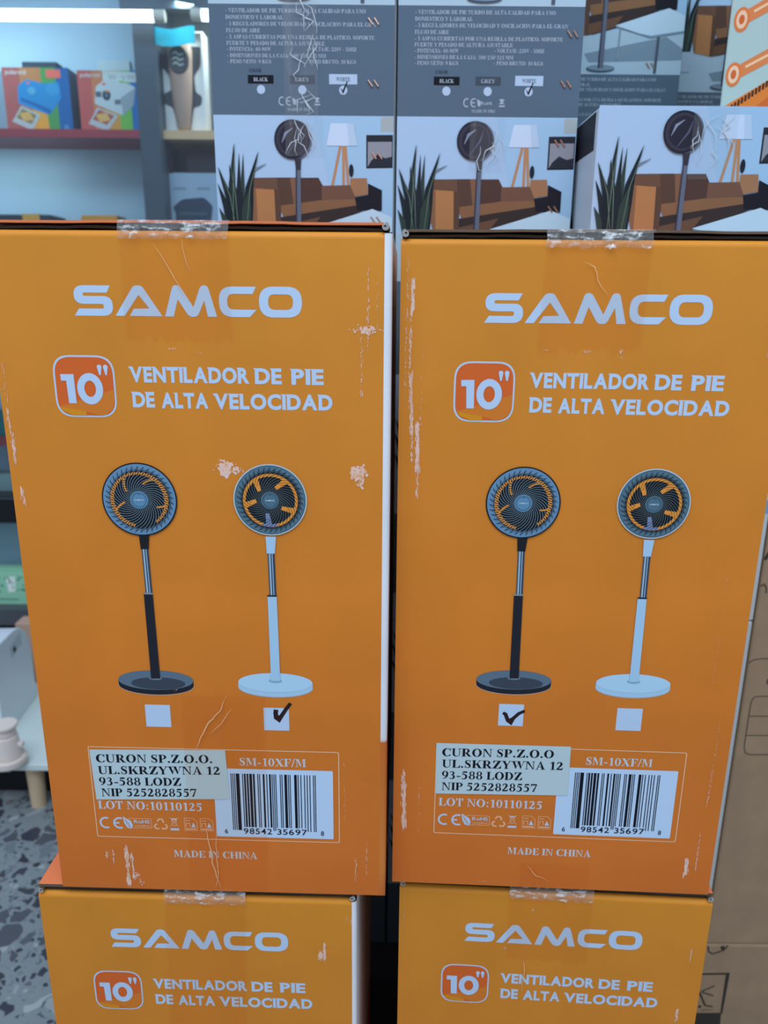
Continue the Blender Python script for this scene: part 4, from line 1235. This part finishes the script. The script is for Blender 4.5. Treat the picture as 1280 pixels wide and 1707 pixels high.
# instant-camera boxes
def camera_box(label, x0, x1, ytop, ybot, kind):
    a = at(x0, ybot, YS); b = at(x1, ytop, YS)
    wd = b.x - a.x; ht = b.z - zr
    t = thing('camera_box', label, 'box', (a.x, YS, zr), 0, 'striped instant camera boxes on the red shelf')
    mb = MB(); mb.box((0, 0, 0), (wd, .075, ht), mat('navy_board', C(84, 104, 134), .5)); mb.build('carton_body', t, bevel=.0015, seg=2)
    A = Art(ht)
    st = [(0, .26, (158, 94, 100)), (.26, .58, (172, 128, 92)), (.58, .80, (88, 168, 96)), (.80, 1, (30, 108, 184))] if kind == 0 else [(0, .22, (172, 92, 96)), (.22, .40, (180, 122, 92)), (.40, .63, (184, 148, 76)), (.63, .82, (100, 178, 84)), (.82, 1, (40, 120, 196))]
    for s0, s1, c in st: A.rect(wd * s0, 0, wd * s1, ht, ink(*c), 1)
    if kind == 0: A.poly([(wd * .42, ht * .62), (wd * .62, ht * .62), (wd * .64, ht), (wd * .40, ht)], ink(206, 160, 70), 1.5)
    sans(A, 'polaroid', wd * .05, wd * .36, ht * .105, ht * .07, ink(220, 220, 226), 2, bold=.02, gap=.06)
    U = lambda L: [(wd * x, ht * y) for x, y in L]
    if kind == 0:
        A.poly(fillet([(wd * .22, ht * .28, .004), (wd * .36, ht * .18, .004), (wd * .62, ht * .25, .004), (wd * .84, ht * .22, .006), (wd * .86, ht * .48, .006), (wd * .66, ht * .74, .005), (wd * .44, ht * .66, .004), (wd * .20, ht * .56, .005)]), ink(42, 150, 222), 3)
        A.poly(U([(.24, .52), (.44, .60), (.66, .72), (.70, .66), (.46, .55), (.25, .47)]), ink(26, 110, 190), 4)
        A.ell(wd * .42, ht * .36, wd * .06, ht * .06, ink(96, 180, 226), 4, 20); A.ell(wd * .38, ht * .24, wd * .03, ht * .015, ink(220, 110, 110), 4, 14)
        A.ell(wd * .74, ht * .34, wd * .10, ht * .10, ink(60, 164, 226), 4, 20)
        A.poly(fillet([(wd * .66, ht * .03, .004), (wd * .88, ht * .03, .004), (wd * .88, ht * .16, .004), (wd * .66, ht * .16, .004)]), ink(232, 112, 108), 4)
        A.ell(wd * .90, ht * .93, wd * .04, ht * .04, ink(90, 150, 210), 3, 16)
        pic = [(.24, .60), (.52, .74), (.38, .99), (.08, .85)]; pin = [(.25, .64), (.46, .745), (.37, .89), (.15, .79)]; pc = (130, 128, 96)
    else:
        A.poly(fillet([(wd * .28, ht * .26, .004), (wd * .44, ht * .14, .005), (wd * .66, ht * .16, .004), (wd * .90, ht * .26, .006), (wd * .86, ht * .56, .006), (wd * .68, ht * .73, .005), (wd * .24, ht * .54, .005)]), ink(206, 218, 230), 3)
        A.poly(U([(.66, .44), (.90, .28), (.86, .56), (.68, .73)]), ink(158, 172, 188), 3.5)
        A.ell(wd * .44, ht * .40, wd * .065, ht * .085, ink(40, 48, 62), 4, 20); A.ell(wd * .44, ht * .40, wd * .035, ht * .045, ink(96, 120, 150), 5, 16)
        A.rect(wd * .27, ht * .34, wd * .36, ht * .43, ink(96, 108, 122), 4); A.rect(wd * .56, ht * .47, wd * .66, ht * .55, ink(110, 122, 136), 4)
        A.ell(wd * .41, ht * .22, wd * .03, ht * .02, ink(220, 80, 70), 4, 14); A.rect(wd * .42, ht * .32, wd * .50, ht * .345, ink(226, 150, 60), 4.5)
        A.poly(U([(.40, .0), (.97, .03), (.97, .19), (.40, .17)]), ink(214, 224, 232), 6)
        for x in (.50, .56, .70, .78, .84): A.stroke(U([(x, .07), (x + .03, .14), (x + .05, .08)]), .0012, ink(80, 90, 110), 7)
        A.poly(U([(.64, .17), (.74, .16), (.70, .21)]), ink(120, 190, 80), 7)
        pic = [(.28, .60), (.60, .73), (.42, .99), (.12, .87)]; pin = [(.30, .635), (.54, .735), (.41, .885), (.19, .80)]; pc = (150, 92, 84)
    A.poly(U(pic), ink(200, 208, 214), 5); A.poly(U(pin), ink(*pc), 6)
    A.poly(U([((p[0] + q[0]) / 2, (p[1] + q[1]) / 2) for p, q in zip(pin, pin[1:] + pin[:1])]), ink(196, 170, 110), 7)
    A.build('printed_front', t)
    return t, a, b
camera_box('striped instant camera box with blue camera picture and red sticker', 13, 113, 113, 211, 0)
camera_box('striped instant camera box with white camera picture and handwritten label', 136, 234, 118, 213, 1)
def simple(name, label, cat, x0, x1, y0, y1, Y, z, dp, M, group=None, bevel=.002):
    a, b = at(x0, y1, Y), at(x1, y0, Y)
    mb = MB(); mb.box((0, 0, 0), (b.x - a.x, dp, max(.01, b.z - z)), M)
    o = mb.build(name, None, bevel=bevel); o.location = (a.x, Y, z); tag(o, label, cat, group)
    return o
simple('dark_case', 'dark flat case standing behind the blue-camera box', 'case', 46, 94, 103, 200, YS + .085, zr, .04, ink(50, 66, 80))
simple('white_card', 'white card box standing behind the white-camera box', 'card', 170, 216, 101, 200, YS + .09, zr, .02, ink(196, 212, 224))
simple('pale_box', 'pale grey box cut by the left edge beside the blue-camera box', 'box', -60, 10, 118, 212, YS, zr, .10, ink(150, 172, 194))

# trimmer in its open tray
a = at(264, 216, YS - .01); b = at(336, 55, YS - .01); tw, thh = b.x - a.x, b.z - zw
tt = thing('trimmer_tray', 'white open tray box holding the hair trimmer on the wooden shelf', 'tray', (a.x, YS - .01, zw))
TW = mat('tray_white', C(206, 224, 246), .5); TD = mat('tray_recess', C(70, 80, 94), .7)
mb = MB(); mb.box((0, .012, 0), (tw, .05, thh), TW); mb.build('tray_body', tt, bevel=.001)
A = Art(thh, y=.012)
A.poly(fillet([(tw * .06, thh * .12, .006), (tw * .94, thh * .12, .006), (tw * .92, thh * .32, .008), (tw * .78, thh * .42, .008), (tw * .80, thh * .58, .006), (tw * .93, thh * .62, .008), (tw * .90, thh * .72, .008), (tw * .74, thh * .74, .006), (tw * .64, thh * .99, .003), (tw * .42, thh * .99, .003), (tw * .30, thh * .74, .006), (tw * .12, thh * .70, .006), (tw * .12, thh * .60, .008), (tw * .30, thh * .56, .006), (tw * .28, thh * .42, .008), (tw * .08, thh * .30, .008)]), TD, 1)
A.build('cutout', tt)
for u0, u1 in ((-.002, .002), (tw - .002, tw + .002)):
    mb = MB(); mb.box((u0, 0, 0), (u1, .05, thh), TW); mb.build('side_wall', tt)
mb = MB(); mb.box((-.002, 0, thh), (tw + .002, .05, thh + .003), TW); mb.build('top_wall', tt)
tm = thing('hair_trimmer', 'taupe hair trimmer lying upright in the white tray', 'trimmer', (a.x + tw * .54, YS - .005, zw + .002))
mb = MB(); TP = mat('taupe_plastic', C(158, 144, 142), .35); n = 24
secs = [(0, .013, .010), (.04, .016, .012), (.3, .024, .016), (.5, .027, .018), (.7, .029, .019), (.82, .030, .019), (.86, .026, .016)]
vs = []
for t, rx, ry in secs:
    for i in range(n): vs.append((rx * math.cos(2 * PI * i / n), ry * math.sin(2 * PI * i / n) - .008, thh * t))
fs = [(j * n + i, j * n + (i + 1) % n, (j + 1) * n + (i + 1) % n, (j + 1) * n + i) for j in range(len(secs) - 1) for i in range(n)] + [tuple(range(n))[::-1], tuple(range((len(secs) - 1) * n, len(secs) * n))]
mb.mesh(vs, fs, TP); mb.build('handle', tm, smooth=True)
mb = MB(); DKM = mat('dark_metal', C(60, 66, 76), .3)
hc = thh * .70
mb.mesh([(.0225 * math.cos(2 * PI * i / 28), -.0285, hc + .030 * math.sin(2 * PI * i / 28)) for i in range(28)] + [(.0245 * math.cos(2 * PI * i / 28), -.020, hc + .033 * math.sin(2 * PI * i / 28)) for i in range(28)],
        [tuple(range(28))] + [(i, 28 + i, 28 + (i + 1) % 28, (i + 1) % 28) for i in range(28)], DKM)
mb.build('badge', tm, recalc=True)
for k in range(3):
    mb = MB(); A = Art(thh, y=-.029)
    A.stroke([(-.013, thh - hc - .012 + .011 * k), (-.005, thh - hc - .016 + .011 * k), (.004, thh - hc - .009 + .011 * k), (.013, thh - hc - .013 + .011 * k)], .0035, mat('steel', C(150, 172, 186), .3), 1)
    A.build('blade_wave', tm)
# drooping blue tag over the tray
mb = MB(); BL = mat('blue_tag', C(34, 190, 240), .5); n = 14
p0 = at(246, 40, YS - .045); wdt = at(325, 45, YS - .045).x - p0.x
hgt = p0.z - at(247, 70, YS - .045).z
for i in range(n):
    q = []
    for t in (i / n, (i + 1) / n):
        q.append((t, -.010 * math.sin(PI * t) - .006 * t, -.30 * hgt * math.sin(PI * min(1, t * 1.1)) - .12 * hgt * t))
    (t0, y0, z0), (t1, y1, z1) = q
    mb.face([(wdt * t0, y0, z0), (wdt * t0, y0 - .004, z0 - hgt), (wdt * t1, y1 - .004, z1 - hgt), (wdt * t1, y1, z1)], BL)
tg = mb.build('paper_tag', None); tg.location = p0; tag(tg, 'bright blue drooping paper tag over the top of the trimmer tray', 'tag')
sol = tg.modifiers.new('thickness', 'SOLIDIFY'); sol.thickness = .0012
# things around
simple('black_item', 'small black boxed item under the wooden shelf beside the post', 'box', 266, 286, 252, 287, YS, at(270, 290, YS).z, .06, ink(30, 32, 40))
simple('brown_case', 'dark brown case under the wooden shelf', 'case', 312, 372, 254, 287, YS + .02, at(270, 290, YS).z, .06, ink(58, 52, 56))
zl2 = at(300, 371, YS).z - .012
ab = thing('appliance_box', 'white box printed with a dark appliance below the wooden shelf', 'box', (at(268, 330, YS).x, YS, zl2))
aw, ah = at(366, 330, YS).x - at(268, 330, YS).x, at(300, 288, YS).z - zl2
mb = MB(); mb.box((0, 0, 0), (aw, .09, ah), ink(184, 204, 232)); mb.build('carton_body', ab, bevel=.0015, seg=2)
A = Art(ah)
A.poly(fillet([(aw * .20, ah * .62, .004), (aw * .36, ah * .48, .008), (aw * .74, ah * .44, .010), (aw * .88, ah * .60, .006), (aw * .86, ah * .74, .004), (aw * .82, ah, 0), (aw * .22, ah, 0), (aw * .24, ah * .76, .004)]), ink(58, 74, 98), 1)
A.rect(aw * .30, ah * .72, aw * .78, ah * .76, ink(84, 104, 130), 2)
for u in (.22, .62): A.rect(aw * u, ah * .26, aw * (u + .22), ah * .31, ink(150, 168, 192), 1)
A.build('printed_front', ab)
cs = simple('dark_case', 'dark low case on the lower shelf at the left edge, yellow label', 'case', -80, 84, 358, 371, YS, zlow, .10, ink(50, 62, 76))
mb = MB(); aa = at(38, 364, YS); bb2 = at(66, 358, YS)
mb.box((aa.x - cs.location.x, -.002, 0), (bb2.x - cs.location.x, .06, bb2.z - zlow + .002), ink(214, 170, 86)); mb.build('yellow_label', cs)
simple('gold_box', 'gold coloured low box on the lower shelf, right of the yellow label', 'box', 136, 195, 359, 371, YS, zlow, .08, ink(206, 156, 62))
# low shelves at the far left
simple('teal_box', 'teal packet standing on the lower red shelf at the left edge', 'box', -60, 12, 690, 729, YS + .01, zr2, .08, ink(40, 130, 140))
simple('white_packet', 'small white packet on the black shelf at the left edge', 'packet', -20, 20, 790, 823, YS + .02, zb2, .05, ink(176, 200, 206))
zgn = zg
gb = thing('card_pack', 'pale green printed pack on the grey shelf at the left edge', 'pack', (at(-40, 980, YS - .06).x, YS - .06, zgn))
gw, gh = at(46, 980, YS - .06).x - at(-40, 980, YS - .06).x, at(20, 955, YS - .06).z - zgn
mb = MB(); mb.box((0, 0, 0), (gw, .07, gh), inkx(132, 196, 180)); mb.build('carton_body', gb, bevel=.001)
A = Art(gh); A.poly([(gw * .60, gh * .15), (gw * .78, gh * .10), (gw * .76, gh * .58), (gw * .62, gh * .62)], inkx(200, 226, 236), 1)
rnd = random.Random(4)
for k in range(26):
    u, v = rnd.uniform(.3, .97), rnd.uniform(.08, .6); A.rect(gw * u, gh * v, gw * (u + .03), gh * (v + .05), ink(70, 120, 108), 1.2)
A.rect(gw * .4, gh * .82, gw * .8, gh * .86, ink(90, 150, 134), 1.2)
A.build('printed_front', gb)
simple('grey_case', 'grey smooth case standing on the shelf above the green pack', 'case', -60, 40, 872, 953, YS + .05, zgn, .06, inkx(116, 156, 186))

# ------------------------------------------------------------------ low white bench with rounded appliance
ZT = .128
bn = thing('low_bench', 'low white bench with wooden stub legs at the left edge', 'bench', (-1.5, 1.49, 0))
WHT = mat('white_laminate', C(196, 222, 240), .35); BO = Vector((-1.5, 1.49, 0))
mb = MB(); mb.box((0, 0, ZT - .016), (1.10, .44, ZT), WHT); mb.build('bench_top', bn, bevel=.002, seg=2)
LEGW = mat('pale_wood', C(190, 178, 160), .5)
for (lx, ly) in ((at(64, 1340, 1.52).x, 1.525), (-1.42, 1.525), (-.47, 1.525)):
    mb = MB(); mb.tube((lx - BO.x, ly - BO.y, 0), (lx - BO.x, ly - BO.y, ZT - .016), .017, .020, LEGW, 20); mb.build('leg', bn, smooth=False)
mb = MB(); mb.box((.02, .085, 0), (1.08, .42, ZT - .016), mat('black_plinth', C(20, 22, 28), .5)); mb.build('recessed_plinth', bn)
# appliance with a rounded top
q0 = atz(8, 1233, ZT); q1 = atz(62, 1160, ZT)
ap = thing('white_appliance', 'pale grey rounded appliance standing on the white bench at the left edge', 'appliance', (q0.x, q0.y, ZT), 0)
yawA = math.atan2(q1.y - q0.y, q1.x - q0.x) - PI / 2
ap.rotation_euler = (0, 0, yawA)
ln = (q1 - q0).length - .0; hA = at(30, 1028, q1.y).z - ZT
prof = fillet([(0, 0, .004), (ln, 0, .004), (ln, hA, .10), (0, hA * 1.02, .03)], 8)
mb = MB(); mb.prism(prof, 'x', -.26, 0, mat('grey_plastic', C(196, 220, 250), .4)); mb.build('housing', ap, bevel=.006, recalc=True)
mb = MB(); mb.face([(.0006, .09, hA * .74), (.0006, .155, hA * .78), (.0006, .15, hA * .92), (.0006, .085, hA * .86)], ink(206, 216, 226)); mb.build('paper_label', ap)
mb = MB(); mb.face([(.0010, .105, hA * .77), (.0010, .118, hA * .78), (.0010, .114, hA * .84), (.0010, .102, hA * .83)], M_BLACK); mb.build('label_mark', ap)
simple('tan_box', 'small tan printed box standing behind the rounded appliance', 'box', 40, 78, 1040, 1156, 1.86, ZT, .05, ink(178, 158, 152))
# white plug adapter on the bench, near the left edge
pp = atz(6, 1290, ZT)
pg = thing('plug_adapter', 'white plug adapter lying on the bench at the left edge', 'adapter', (pp.x, pp.y + .03, ZT))
PW = mat('white_plastic', C(206, 208, 218), .35)
mb = MB(); mb.tube((0, 0, .026), (0, 0, .078), .030, .024, PW, 28); mb.tube((0, 0, .078), (0, 0, .098), .022, .022, PW, 28); mb.build('body', pg, bevel=.003, seg=2)
mb = MB(); mb.tube((0, 0, .098), (0, 0, .106), .027, .027, PW, 28); mb.build('rim', pg, bevel=.002, seg=2)
mb = MB(); mb.tube((-.0, 0, .008), (0, 0, .026), .038, .038, PW, 28); mb.build('flange', pg, bevel=.004, seg=2)
mb = MB(); mb.box((.016, -.006, .05), (.036, .008, .06), PW); mb.build('clip', pg, bevel=.002)
for s in (-.008, .008):
    mb = MB(); mb.tube((s, -.022, 0), (s, -.022, .010), .0035, .0035, mat('prong', C(120, 126, 134), .3, metal=.8), 12); mb.build('prong', pg)
